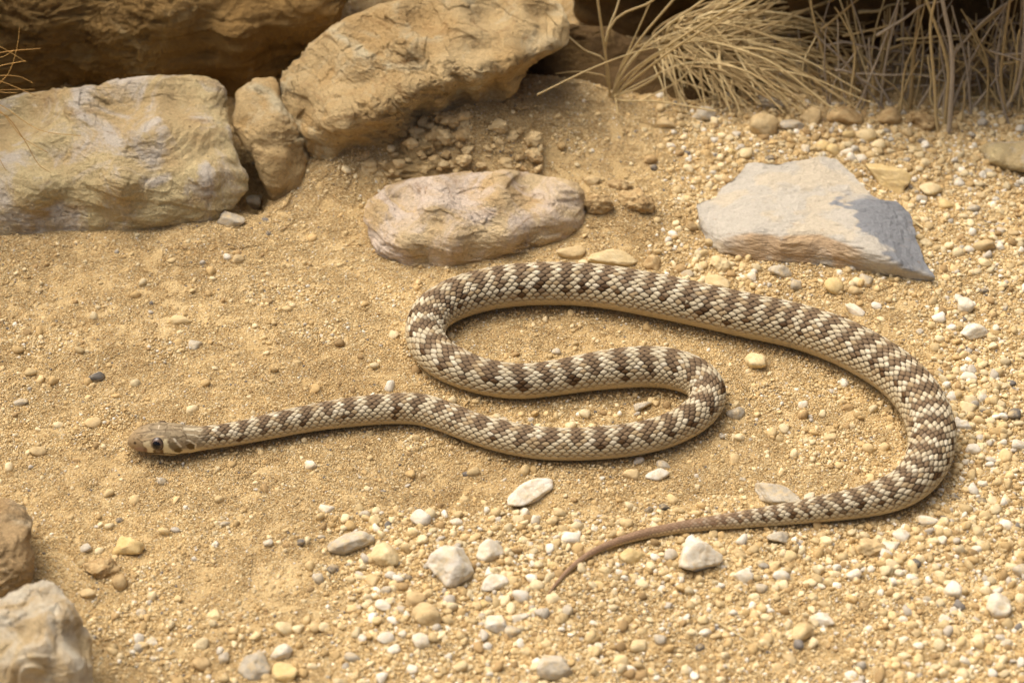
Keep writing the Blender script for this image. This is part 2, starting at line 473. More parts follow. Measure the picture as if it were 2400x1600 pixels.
# --- body pattern, one colour per scale
rs = lambda i, j, k: _hash((i * 2).astype(np.int64), j.astype(np.int64), np.full(i.shape, k, np.int64), 77)
r1, r2, r3 = rs(bi, bj, 1), rs(bi, bj, 2), rs(bi, bj, 3)
# position of the scale's own middle along the body
si = np.interp(bi, qs, s)
Ppx = np.interp(si, s, 53 + 9 * (1 - smooth(0.25, 0.36, s)))
per = 2.35 + 0.75 * (1 - smooth(0.25, 0.40, s)) + 0.4 * smooth(0.62, 0.72, s)
phi = np.concatenate([[0], np.cumsum(np.diff(qs) / per[1:])])
ph = np.interp(si, s, phi)
wob = 0.07 * (r1 - 0.5)
thc = np.degrees(np.abs(bj) / (rows[:, None] / 2) * TH_MAX)      # degrees from the spine
slow = 0.11 * vnoise(np.stack([ph * 0.9, np.where(bj > 0, 3.0, 9.0), 0 * ph], -1), 12)
f0 = (ph + wob + slow * smooth(8, 30, thc) + 0.20 * thc / 66.0) % 1
f1 = f0
bandw = 0.27 - 0.09 * smooth(22, 46, thc)
saddle = (1 - smooth(bandw - 0.05, bandw + 0.06, np.abs(f0 - 0.5))) * (thc < 46)
spot = ((np.abs(f0 - 0.5) < 0.19) & (thc >= 46) & (thc < 70) & (r2 > 0.30)).astype(float)
spot2 = ((np.abs(f0 - 0.5) < 0.10) & (thc >= 74) & (thc < 86) & (r2 > 0.75)).astype(float)
fade = smooth(22, 44, np.interp(si, s, PXs)) * np.where(si > 0.3, 1, 1)
c_pale = lin(192, 179, 147); c_pale2 = lin(208, 198, 170); c_dark = lin(118, 98, 72); c_spot = lin(82, 60, 34)
c_side = lin(190, 173, 135); c_tail = lin(146, 118, 92); c_seam = lin(40, 25, 12); c_skin = lin(140, 114, 78)
c_mid = lin(172, 150, 112)
col = np.empty(vv.shape + (3,))
pal = c_pale + (c_pale2 - c_pale) * (smooth(0.45, 0.95, r2) * (thc < 60))[..., None]
pal = pal + (c_side - pal) * smooth(50, 84, thc)[..., None]
pal = np.where(((r3 < 0.16) & (thc < 80))[..., None], c_mid, pal)
drk = c_dark * (0.86 + 0.34 * r1)[..., None]
sp = c_spot * (0.8 + 0.5 * r2)[..., None]
col = pal
col = col + (drk - col) * saddle[..., None]
col = np.where((spot > 0)[..., None], np.where((r1 > 0.45)[..., None], sp, c_dark), col)
col = np.where((spot2 > 0)[..., None], np.where((r1 > 0.5)[..., None], sp, pal), col)
col = col * (0.90 + 0.18 * r3)[..., None]
tailmix = (1 - fade)[..., None]
tcol = c_tail * (0.85 + 0.3 * r1)[..., None]
tcol = np.where((thc > 66)[..., None], lin(190, 164, 122), tcol)
col = col * (1 - tailmix) + tcol * tailmix
# each scale a little darker along its rear edge, paler on its raised middle
col = col * (0.93 + 0.14 * (1 - smooth(0.0, 0.7, best)))[..., None]
# the skin between scales: almost black in and beside the blotches, brown elsewhere
fs1 = np.abs(((phi[:, None] + 0.5) % 1) - 0.5)
near = np.maximum(np.maximum(saddle, spot), spot2 * 1.0)
# widen: skin near a blotch edge is dark as well
edge0 = (np.abs(f0 - 0.5) < 0.36) & (thc < 46)
edge1 = (np.abs(f0 - 0.5) < 0.33) & (thc >= 46) & (thc < 74)
edge2 = (np.abs(f0 - 0.5) < 0.14) & (thc >= 74) & (thc < 84)
dk = np.maximum(near, 0.95 * (edge0 | edge1 | edge2)) * (1 - smooth(84, 98, thc))
dk = np.maximum(dk, 0.40 * (1 - smooth(60, 86, thc))) * (0.25 + 0.75 * fade)
skin = c_skin * (1 - dk)[..., None] + c_seam * dk[..., None]
gap = np.maximum(0.9 * (1 - smooth(0.07, 0.26, edge)), smooth(0.74, 0.88, best))[..., None]
col = col * (1 - gap) + skin * gap
belly = lin(188, 170, 132) * (0.96 + 0.06 * (1 - smooth(0.8, 1.0, bel)))[..., None]
col = col * (1 - flank[..., None]) + belly * flank[..., None]

# --- head markings: laid out on the near side, mirrored to the far one
nh = int(np.searchsorted(s, head_len * 1.6))
HV = base[:nh]
hx, hy = project(HV)
near_side = -1.0 if (SIDE[20] @ np.array([0, -1, 0])) < 0 else 1.0
for r_ in range(1):
    # mirrored column for every column
    mir = np.array([int(np.argmin(np.abs(((-t - thw) + np.pi) % (2 * np.pi) - np.pi))) for t in thw])
    far = (np.sign(stn[0]) != near_side) & (np.abs(stn[0]) > 1e-3)
    hx = np.where(far[None, :], hx[:, mir], hx); hy = np.where(far[None, :], hy[:, mir], hy)
zx, zy = (hx - 280) * 8.4, (hy - 970) * 8.4
def poly(pts):
    inn = np.zeros(zx.shape, bool); n = len(pts)
    for k in range(n):
        (x0, y0), (x1, y1) = pts[k], pts[(k + 1) % n]
        cond = ((y0 > zy) != (y1 > zy))
        xi = (x1 - x0) * (zy - y0) / ((y1 - y0) + 1e-9) + x0
        inn ^= cond & (zx < xi)
    return inn.astype(float)
def line(pts, w):
    d = np.full(zx.shape, 1e9)
    for (x0, y0), (x1, y1) in zip(pts[:-1], pts[1:]):
        L2 = (x1 - x0) ** 2 + (y1 - y0) ** 2
        t = np.clip(((zx - x0) * (x1 - x0) + (zy - y0) * (y1 - y0)) / L2, 0, 1)
        d = np.minimum(d, np.hypot(zx - x0 - t * (x1 - x0), zy - y0 - t * (y1 - y0)))
    return 1 - smooth(w * 0.5, w * 1.1, d)
def spotm(x, y, r): return 1 - smooth(r * 0.6, r * 1.15, np.hypot(zx - x, zy - y))
hn = fbm(HV / 0.0011, 3, 41)
H = lin(146, 130, 100) * (1 + 0.42 * hn)[..., None]
H = H + (lin(158, 134, 96) - H) * (1 - smooth(250, 700, zx))[..., None] * 0.7
def put(mask, c):
    global H
    H = H * (1 - mask[..., None]) + np.asarray(c) * mask[..., None]
put(smooth(0, 60, zy - (700 - 0.14 * (zx - 1000))) * smooth(850, 1000, zx), lin(205, 186, 142))
put(poly([(470, 560), (590, 520), (620, 650), (690, 700), (700, 772), (560, 765), (530, 660), (480, 630)]), lin(214, 200, 160))
put(poly([(870, 490), (935, 495), (950, 570), (975, 650), (1060, 740), (1260, 795), (900, 795), (850, 720), (860, 600)]), lin(218, 206, 164))
put(poly([(980, 580), (1050, 540), (1140, 620), (1210, 650), (1240, 720), (1120, 752), (1060, 700), (990, 640)]), lin(122, 108, 78))
put(poly([(1060, 700), (1180, 660), (1250, 720), (1180, 760), (1090, 745)]), lin(104, 86, 52))
put(poly([(1310, 610), (1400, 560), (1490, 610), (1470, 685), (1390, 695), (1330, 660)]), lin(104, 84, 50))
put(line([(1075, 490), (1130, 560), (1205, 635)], 22), lin(226, 216, 186))
put(line([(1330, 510), (1400, 530), (1500, 600), (1490, 660)], 18), lin(222, 210, 176))
put(line([(1270, 300), (1450, 312), (1600, 335), (1690, 240)], 13), lin(206, 194, 162))
put(line([(1340, 400), (1480, 412), (1580, 455), (1700, 440)], 13), lin(204, 192, 160))
put(line([(1720, 440), (1990, 240)], 12), lin(200, 186, 152))
put(line([(400, 520), (620, 480), (720, 452), (870, 432)], 17), lin(192, 168, 128))
put(line([(480, 470), (560, 400), (700, 380)], 10), lin(186, 164, 122))
put(line([(760, 280), (790, 220)], 16), lin(205, 190, 160))
put(line([(860, 310), (1200, 300)], 9), lin(92, 74, 52))
put(line([(1150, 470), (1260, 420)], 9), lin(92, 76, 54))
for pts_ in ([(620, 300), (900, 312), (880, 430)], [(640, 330), (480, 360), (420, 470)], [(330, 470), (460, 560)], [(960, 430), (1150, 470), (1310, 420)], [(560, 250), (640, 330), (620, 300)], [(900, 312), (960, 240)], [(1200, 300), (1310, 420), (1330, 500)], [(340, 380), (480, 360)], [(960, 430), (980, 560)]):
    put(0.8 * line(pts_, 12), lin(84, 68, 46))
put(0.75 * smooth(0.25, 0.5, fbm(HV / 0.0007, 3, 47)) * (1 - smooth(560, 640, zy)), lin(92, 76, 52))
put(0.6 * smooth(0.3, 0.55, fbm(HV / 0.0008, 3, 49)) * (1 - smooth(560, 640, zy)), lin(182, 164, 128))
put(spotm(690, 730, 36), lin(118, 96, 60)); put(spotm(835, 735, 42), lin(112, 88, 56)); put(spotm(510, 705, 44), lin(124, 98, 76))
put(poly([(290, 660), (460, 640), (470, 735), (300, 725)]) * 0.7, lin(158, 128, 108))
put(spotm(305, 570, 28), lin(48, 36, 24))
put(line([(250, 735), (560, 768), (900, 778), (1120, 795), (1350, 770)], 11), lin(66, 46, 30))
neckmix = smooth(1480, 1800, zx)[..., None]
col[:nh] = H * (1 - neckmix) + col[:nh] * neckmix
hr = fbm(HV / 0.0016, 2, 43) * 0.00007 - 0.00012 * line([(250, 735), (560, 768), (900, 778), (1120, 795)], 12)
VS[:nh] += nrm[:nh] * (hr * hf[:nh, None])[..., None]

Vb = VS.reshape(-1, 3)
Ib = np.arange(nr * na).reshape(nr, na)
J = np.roll(np.arange(na), -1)
order = np.argsort(th)
Io = Ib[:, order]; In = np.roll(Io, -1, axis=1)
Fb = np.stack([Io[:-1], Io[1:], In[1:], In[:-1]], -1).reshape(-1, 4)
# close the snout and the tail tip
tipa, tipb = len(Vb), len(Vb) + 1
Vb = np.concatenate([Vb, [C[0] - T[0] * 0.0002], [C[-1] + T[-1] * 0.0003]])
colv = np.concatenate([col.reshape(-1, 3), [col[0, 0]], [col[-1, 0]]])
# the tips are closed with degenerate quads split into triangles on a second face list
me = bpy.data.meshes.new('snake')
faces_t = [(tipa, int(Io[0, k]), int(In[0, k])) for k in range(na)] + [(tipb, int(In[-1, k]), int(Io[-1, k])) for k in range(na)]
loops = np.concatenate([Fb.ravel(), np.array(faces_t).ravel()]).astype(np.int32)
starts = np.concatenate([np.arange(len(Fb)) * 4, len(Fb) * 4 + np.arange(len(faces_t)) * 3]).astype(np.int32)
me.vertices.add(len(Vb)); me.vertices.foreach_set('co', Vb.astype(np.float32).ravel())
me.loops.add(len(loops)); me.loops.foreach_set('vertex_index', loops)
me.polygons.add(len(starts)); me.polygons.foreach_set('loop_start', starts)
me.polygons.foreach_set('use_smooth', np.ones(len(starts), bool))
me.update(calc_edges=True); me.validate()
vcol(me, np.clip(colv, 0, 1))
m_snake, nt, b = new_mat('snake_skin')
at_ = N(nt, 'ShaderNodeAttribute', attribute_name='col')
nf = noise(nt, coords(nt), 2.2, 3, 0.6)
c = mixc(nt, 0.35, at_.outputs['Color'], ramp(nt, nf, [(0.3, (0.7, 0.7, 0.7)), (0.6, (1.08, 1.08, 1.08))]), 'MULTIPLY')
nt.links.new(c, b.inputs['Base Color'])
b.inputs['Roughness'].default_value = 0.68; b.inputs['Specular IOR Level'].default_value = 0.2
snake = obj('snake', me, m_snake)
tag(snake, 'slender sand-coloured snake with brown crossbars, lying in loops on the sand', 'snake')

# eyes
def near_vertex(px, py):
    f = (hx - px) ** 2 + (hy - py) ** 2
    f = np.where(far[None, :], 1e9, f)
    f = np.where((nrm[:nh] @ (-Fv)) > 0.15, f, 1e9)
    return np.unravel_index(np.argmin(f), f.shape)
ir, ia = near_vertex(368, 1039)
m_iris, nt, b = new_mat('iris'); v = coords(nt, (1, 1, 1))
sx = N(nt, 'ShaderNodeSeparateXYZ'); nt.links.new(v, sx.inputs[0])
c = ramp(nt, sx.outputs[2], [(0.0, tuple(lin(40, 30, 18))), (0.52, tuple(lin(52, 40, 26))), (0.60, tuple(lin(92, 74, 56))), (0.80, tuple(lin(104, 84, 68))), (0.86, tuple(lin(140, 116, 92)))])
nt.links.new(c, b.inputs['Base Color']); b.inputs['Roughness'].default_value = 0.08; b.inputs['Specular IOR Level'].default_value = 0.5
m_pup, nt, b = new_mat('pupil'); b.inputs['Base Color'].default_value = (0.004, 0.003, 0.003, 1); b.inputs['Roughness'].default_value = 0.06; b.inputs['Specular IOR Level'].default_value = 0.5
ER = 16.5 * PXM
VE, TE = ico(4)
eye_me = mesh_from('eye', VE, TE)
sel = (VE[TE].mean(1)[:, 2] > 0.83)
used = np.unique(TE[sel]); rm = -np.ones(len(VE), int); rm[used] = np.arange(len(used))
pup_me = mesh_from('pupil', VE[used] * 1.012, rm[TE[sel]])
for col_i in (ia, mir[ia]):
    P = base[ir, col_i]; n = nrm[ir, col_i]
    ax = n - T[ir] * (n @ T[ir])
    ax = ax * np.array([1, 1, 0.75]) - T[ir] * 0.12; ax /= np.linalg.norm(ax)
    e = obj('eye', eye_me, m_iris, snake)
    q = Vector(ax).to_track_quat('Z', 'Y')
    e.matrix_world = Matrix.Translation(Vector(P - ax * ER * 0.52 - np.array([0, 0, 0.0003]))) @ q.to_matrix().to_4x4() @ Matrix.Scale(ER, 4)
    p = obj('pupil', pup_me, m_pup, e)

# distance from the snake, for keeping grains and pebbles out of it
SK = C[::6, :2]; SKR = R[::6]
def snake_gap(x, y, part=1.0, thick=0.0):
    x = np.atleast_1d(x); y = np.atleast_1d(y)
    K = SK[SKR > thick]; KR = SKR[SKR > thick] * part
    out = np.empty(len(x))
    for k in range(0, len(x), 4000):
        d = np.hypot(x[k:k + 4000, None] - K[None, :, 0], y[k:k + 4000, None] - K[None, :, 1]) - KR[None, :]
        out[k:k + 4000] = d.min(1)
    return out

# ------------------------------------------------------------------ boulders
def boulder(name, label, outline, base_px, handles, mat, back=30, sink=6, relief=1.6, strata=None, seed=1, nphi=260, nrho=90, center=None, power=4.0, scale_px=70, group=None, facet=0.0, roll=9.0, crumb=1.5):
    """closed rock: outline traced as seen, set at the distance of its foot on the ground, front relief given in mm towards (-) or away from (+) the camera"""
    ol = np.array(outline, float)
    if center is None: center = ol.mean(0)
    cx_, cy_ = center
    ph_ = np.linspace(0, 2 * np.pi, nphi, endpoint=False)
    dirs = np.stack([np.cos(ph_), np.sin(ph_)], -1)
    Rr = np.zeros(nphi)
    A = ol; Bp = np.roll(ol, -1, axis=0)
    for k, d in enumerate(dirs):
        e = Bp - A; w = A - center
        den = d[0] * (-e[:, 1]) + d[1] * e[:, 0]
        den = np.where(np.abs(den) < 1e-9, 1e-9, den)
        t = (w[:, 0] * (-e[:, 1]) + w[:, 1] * e[:, 0]) / den
        u = (d[0] * w[:, 1] - d[1] * w[:, 0]) / den
        ok = (t > 0) & (u >= -1e-6) & (u <= 1 + 1e-6)
        Rr[k] = t[ok].max() if ok.any() else 50
    kern = np.array([1, 3, 4, 3, 1.0]); kern /= kern.sum()
    Rr = sum(kern[i] * np.roll(Rr, i - 2) for i in range(5))
    dc = depth_of(at(base_px[0], base_px[1])) + sink * MM
    # front: rho 0..1 with more rings towards the edge, then back 1..0
    rf = np.sin(np.linspace(0, 1, nrho) * np.pi / 2) ** 0.9
    rb = np.linspace(1, 0, 26)[1:]
    hp = np.array([[h[0], h[1]] for h in handles], float); hz = np.array([h[2] for h in handles], float)
    rings, = [[]]
    def front(px, py):
        d2 = ((px[..., None] - hp[:, 0]) ** 2 + (py[..., None] - hp[:, 1]) ** 2) / scale_px ** 2 + 0.15
        w = d2 ** -1.6
        return (w * hz).sum(-1) / w.sum(-1)
    for rho in rf:
        px = cx_ + dirs[:, 0] * Rr * rho; py = cy_ + dirs[:, 1] * Rr * rho
        z = front(px, py) + roll * (1 - (1 - rho ** power) ** 0.5)
        rings.append(CAM + ray(px, py) * (dc + z * MM)[:, None])
    fe = front(cx_ + dirs[:, 0] * Rr, cy_ + dirs[:, 1] * Rr)
    for rho in rb:
        px = cx_ + dirs[:, 0] * Rr * rho; py = cy_ + dirs[:, 1] * Rr * rho
        z = (fe + roll) * rho + back * (1 - rho ** 3) ** 0.5
        rings.append(CAM + ray(px, py) * (dc + z * MM)[:, None])
    V = np.array(rings); k = len(rings)
    idx = np.arange(k * nphi).reshape(k, nphi); nx_ = np.roll(idx, -1, axis=1)
    Fq = np.stack([idx[:-1], nx_[:-1], nx_[1:], idx[1:]], -1).reshape(-1, 4)
    V = V.reshape(-1, 3)
    n = vnormals(V, Fq)
    if (n[:nphi * 5].mean(0) @ Fv) > 0: Fq = Fq[:, ::-1]; n = -n
    o3 = V.mean(0)
    p = (V - o3) / 0.001
    disp = 0.8 * relief * fbm(p / 16.0 + seed, 5, seed, 0.55) - 0.5 * relief * np.abs(fbm(p / 8.0 + seed, 4, seed + 5, 0.6))
    if facet:
        # broken faces: terraces of a low-frequency field
        f = fbm(p / 22.0 + 3 * seed, 2, seed + 20) * 4
        disp = disp + facet * (np.floor(f) + smooth(0.35, 0.65, f - np.floor(f)) - f)
    if strata:
        (sx_, sy_, sz_), th_, am = strata
        sv = np.array([sx_, sy_, sz_], float); sv /= np.linalg.norm(sv)
        u = p @ sv / th_ + 0.5 * fbm(p / 18.0, 4, seed + 30) + 7.1 * seed
        lay = _hash(np.floor(u).astype(np.int64), np.zeros(len(u), np.int64), np.full(len(u), seed, np.int64), 5)
        lay2 = _hash(np.floor(u).astype(np.int64) + 1, np.zeros(len(u), np.int64), np.full(len(u), seed, np.int64), 5)
        t = smooth(0.78, 1.0, u - np.floor(u))
        brk = 0.5 + 0.5 * np.clip(fbm(p / 11.0, 3, seed + 40) * 2.5, -1, 1)
        disp = disp + am * ((lay * (1 - t) + lay2 * t) - 0.5) * brk
    sv = np.array(strata[0] if strata else (0.1, 0.2, 1.0), float); sv /= np.linalg.norm(sv)
    q = p + np.outer(p @ sv, sv) * 1.6                      # flakes lie along the bedding
    mask = 0.25 + 0.75 * smooth(-0.15, 0.3, fbm(p / 26.0 + 5, 2, seed + 50))
    qw = q + 1.6 * np.stack([fbm(p / 5.0 + k * 9, 3, seed + 70 + k) for k in range(3)], -1)
    disp = disp + crumb * (0.35 + 0.65 * mask) * (0.85 * chips(qw, 11.0, seed + 55) + 0.5 * mask * chips(qw, 4.6, seed + 57)) 
    disp = disp + crumb * mask * (0.35 * fbm(q / 2.4, 4, seed + 65, 0.7) - 0.45 * np.abs(fbm(q / 5.0, 4, seed + 66, 0.65)))
    V = V + n * (disp * MM)[:, None]
    org = at(base_px[0], base_px[1])
    me = mesh_from(name, V - org, Fq)
    o = obj(name, me, mat, loc=org)
    tag(o, label, 'rock', group)
    return o, (lambda px, py, near=0.0: CAM + ray(px, py) * (dc + front(np.asarray(px, float), np.asarray(py, float)) * MM - near)[..., None])

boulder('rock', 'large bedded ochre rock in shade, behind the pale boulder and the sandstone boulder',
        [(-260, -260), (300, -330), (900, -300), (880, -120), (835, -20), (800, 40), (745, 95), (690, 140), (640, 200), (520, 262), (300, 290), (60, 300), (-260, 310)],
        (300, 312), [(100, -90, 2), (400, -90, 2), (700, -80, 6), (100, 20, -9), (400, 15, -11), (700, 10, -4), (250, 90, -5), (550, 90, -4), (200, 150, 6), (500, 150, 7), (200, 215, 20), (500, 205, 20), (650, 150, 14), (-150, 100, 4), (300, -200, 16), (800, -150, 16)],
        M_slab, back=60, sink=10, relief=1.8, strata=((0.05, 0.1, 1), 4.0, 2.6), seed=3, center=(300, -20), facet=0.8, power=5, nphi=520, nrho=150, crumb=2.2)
boulder('rock', 'big pale limestone boulder with a lilac-white top face, beside the narrow wedge rock',
        [(-220, 250), (-60, 242), (40, 222), (130, 208), (230, 200), (300, 178), (370, 172), (450, 174), (505, 182), (528, 200), (533, 240), (535, 290), (550, 345), (563, 388), (583, 406), (580, 448), (548, 484), (528, 515), (430, 545), (300, 562), (120, 580), (-220, 600)],
        (250, 552), [(60, 260, 14), (300, 235, 12), (450, 205, 16), (520, 230, 14), (100, 350, -4), (330, 340, -6), (480, 330, 0), (80, 440, -15), (280, 430, -17), (470, 430, -9), (555, 410, -2), (150, 510, -9), (330, 505, -11), (470, 490, -7), (240, 548, -9)],
        M_left, back=45, sink=8, relief=1.2, strata=((0.25, 0.3, 1), 3.4, 0.6), seed=5, center=(240, 390), facet=0.5, nphi=460, nrho=150, crumb=0.75)
boulder('rock', 'narrow wedge-shaped tan rock jammed between the pale boulder and the sandstone boulder',
        [(548, 215), (580, 190), (615, 182), (648, 195), (665, 240), (700, 300), (725, 360), (715, 420), (705, 455), (672, 487), (645, 486), (631, 466), (612, 426), (597, 383), (574, 344), (545, 298)],
        (655, 478), [(600, 220, 4), (620, 300, -7), (660, 380, -8), (640, 430, -6), (570, 280, 2), (650, 470, -2), (700, 370, 0)],
        M_mid, back=22, sink=3, relief=1.1, seed=7, nphi=160, nrho=50, facet=0.5)
boulder('rock', 'massive sandstone boulder with a sharp overhanging lip and a smooth sunlit top',
        [(655, 200), (680, 150), (730, 100), (800, 48), (880, 15), (980, -8), (1100, -20), (1230, -15), (1310, 2), (1332, 40), (1340, 88), (1325, 118), (1280, 132), (1240, 165), (1215, 215), (1170, 250), (1120, 275), (1040, 285), (960, 330), (880, 370), (800, 395), (735, 370), (690, 330), (650, 265)],
        (860, 362), [(740, 140, 4), (860, 60, 10), (1000, 30, 14), (1150, 20, 16), (1280, 30, 16), (850, 170, -8), (980, 130, -4), (1120, 100, 0), (1250, 80, 4), (1330, 70, 8),
                     (700, 250, -6), (800, 290, -22), (880, 270, -24), (960, 225, -22), (1040, 190, -21), (1120, 172, -17), (1200, 160, -11), (1290, 105, 0),
                     (900, 320, -9), (990, 265, -3), (1080, 232, 2), (1150, 215, 4), (1220, 180, 4), (760, 350, -10), (830, 360, -5)],
        M_mid, back=60, sink=5, relief=1.2, strata=((0.35, 0.2, 1), 3.0, 1.2), seed=9, center=(960, 170), nphi=560, nrho=200, scale_px=40, facet=0.5, crumb=2.0)
boulder('rock', 'half-buried pinkish layered rock that the snake\'s upper loop nearly touches',
        [(852, 520), (862, 470), (900, 435), (960, 420), (1060, 405), (1150, 400), (1220, 400), (1290, 415), (1350, 425), (1375, 460), (1370, 520), (1330, 570), (1270, 590), (1180, 605), (1110, 640), (1020, 650), (930, 640), (880, 600)],
        (1010, 634), [(950, 450, 10), (1100, 420, 12), (1250, 425, 14), (1340, 460, 4), (900, 510, -2), (1020, 500, -7), (1160, 490, -4), (1290, 510, -2), (950, 570, -12), (1060, 565, -12), (1180, 555, -8), (1290, 560, 0), (1010, 620, -7), (920, 600, -7), (1120, 610, -6)],
        M_pink, back=35, sink=7, relief=0.5, strata=((0.2, 0.15, 1), 2.2, 1.1), seed=11, center=(1090, 520), facet=0.2, nphi=460, nrho=150, crumb=1.0)
boulder('rock', 'cream boulder with a sloping top, next to the rough brown boulder',
        [(-150, 1440), (-20, 1412), (50, 1378), (100, 1358), (140, 1368), (165, 1400), (185, 1430), (205, 1470), (214, 1530), (215, 1600), (205, 1700), (-150, 1760)],
        (120, 1660), [(60, 1390, 4), (110, 1380, 2), (40, 1460, -6), (130, 1450, -8), (190, 1500, -4), (80, 1540, -15), (160, 1560, -13), (80, 1640, -9), (-80, 1560, -6)],
        M_front, back=28, sink=-12, relief=1.0, seed=13, center=(60, 1560), facet=1.2)
boulder('rock', 'rough brown boulder resting against the cream boulder with a sloping top',
        [(-150, 1180), (-30, 1168), (35, 1172), (62, 1190), (76, 1225), (74, 1270), (84, 1310), (78, 1360), (50, 1400), (0, 1430), (-150, 1470)],
        (20, 1420), [(-40, 1210, 8), (30, 1200, 4), (-20, 1290, -7), (50, 1290, -5), (-10, 1370, -10), (50, 1360, -6)],
        M_frontb, back=26, sink=-2, relief=1.2, seed=15, center=(-10, 1300), nphi=160, nrho=60, facet=0.7)
M_bank = rock_mat('crumbly_sand', tuple(lin(204, 176, 124)), tuple(lin(192, 161, 108)), tuple(lin(212, 188, 140)), tuple(lin(160, 124, 76)), (0.2, 0.2, 0.3), (0.2, 0.1, 0), 0.6, 0.0)
_, BANK = boulder('rubble_bank', 'crumbly sandy rubble bank between the sandstone boulder and the pinkish rock',
        [(735, 400), (770, 350), (850, 330), (905, 300), (945, 268), (1000, 248), (1060, 262), (1150, 272), (1215, 292), (1262, 325), (1300, 380), (1290, 430), (1240, 470), (1100, 480), (960, 480), (850, 490), (770, 470)],
        (1040, 470), [(800, 390, 6), (900, 340, 4), (1000, 280, 6), (1120, 300, 8), (1220, 330, 10), (850, 440, 0), (950, 390, -5), (1000, 340, -3), (1060, 340, 0), (1150, 360, 2), (1000, 420, -7), (1100, 410, -5), (1220, 400, 2), (1050, 460, -6)],
        M_bank, back=25, sink=6, relief=2.2, seed=31, center=(1030, 380), nphi=380, nrho=130, crumb=2.6, roll=10, facet=0.3)
boulder('rock', 'tall brown rock added out of view beside the pale boulder to shade the sand',
        [(-1250, -1300), (-700, -1500), (-330, -1250), (-215, -500), (-190, 300), (-200, 800), (-230, 1040), (-400, 1150), (-900, 1000), (-1250, 500)],
        (-500, 900), [(-700, -1200, 0), (-400, -1100, 10), (-700, -500, -10), (-400, -400, 0), (-300, 100, 0), (-600, 100, -20), (-300, 700, 0), (-600, 700, -20), (-400, 950, 0)],
        M_mid, back=70, sink=40, relief=3.0, strata=((0.1, 0.2, 1), 6.0, 2.0), seed=29, center=(-600, -100), nphi=160, nrho=50, roll=30)  # unseen rock, added to block light and darken the left sand
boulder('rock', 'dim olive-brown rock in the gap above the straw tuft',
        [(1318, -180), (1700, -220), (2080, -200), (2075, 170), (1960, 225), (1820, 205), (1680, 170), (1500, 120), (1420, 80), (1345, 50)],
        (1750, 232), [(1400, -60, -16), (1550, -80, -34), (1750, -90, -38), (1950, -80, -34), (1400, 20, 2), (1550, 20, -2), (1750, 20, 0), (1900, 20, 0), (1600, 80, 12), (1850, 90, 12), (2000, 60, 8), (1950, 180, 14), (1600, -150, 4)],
        M_backr, back=50, sink=34, relief=2.0, strata=((0.1, 0.2, 1), 4.0, 2.0), seed=17, center=(1650, -40), nphi=180, nrho=60)  # its lip above the frame is pushed forward to shade this face
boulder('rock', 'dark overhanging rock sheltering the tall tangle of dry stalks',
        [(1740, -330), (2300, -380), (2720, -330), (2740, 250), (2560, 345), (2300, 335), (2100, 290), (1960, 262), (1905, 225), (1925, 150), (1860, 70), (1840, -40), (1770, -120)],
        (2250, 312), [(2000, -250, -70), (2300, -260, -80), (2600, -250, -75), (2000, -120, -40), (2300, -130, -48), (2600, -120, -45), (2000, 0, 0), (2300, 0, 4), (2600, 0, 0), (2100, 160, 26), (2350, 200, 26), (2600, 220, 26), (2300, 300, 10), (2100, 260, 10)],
        M_backr, back=80, sink=22, relief=2.6, strata=((0.1, 0.2, 1), 5.0, 2.4), seed=19, center=(2300, -20), nphi=200, nrho=70)  # unseen overhang along the top is shaped to darken the hollow beneath
boulder('rock', 'pale furrowed rock at the far edge of the gravel, past the yellow stone',
        [(2290, 345), (2320, 330), (2370, 332), (2440, 322), (2520, 340), (2520, 410), (2420, 408), (2350, 395), (2310, 375)],
        (2360, 398), [(2320, 350, 4), (2380, 345, 6), (2450, 345, 6), (2340, 372, -8), (2400, 380, -12), (2470, 380, -12)],
        M_left, back=18, sink=1, roll=4, crumb=0.8, relief=0.8, strata=((0.0, 0.3, 1), 2.0, 1.4), seed=21, nphi=140, nrho=50)

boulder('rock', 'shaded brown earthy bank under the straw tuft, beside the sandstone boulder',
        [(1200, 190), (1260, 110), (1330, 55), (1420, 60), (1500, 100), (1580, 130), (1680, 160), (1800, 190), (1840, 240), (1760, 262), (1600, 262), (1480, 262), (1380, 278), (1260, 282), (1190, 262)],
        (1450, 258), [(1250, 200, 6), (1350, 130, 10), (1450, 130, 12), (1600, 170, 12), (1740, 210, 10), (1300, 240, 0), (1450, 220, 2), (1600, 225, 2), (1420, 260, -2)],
        M_backr, back=30, sink=8, relief=1.6, seed=23, center=(1470, 200), nphi=200, nrho=60, roll=5)

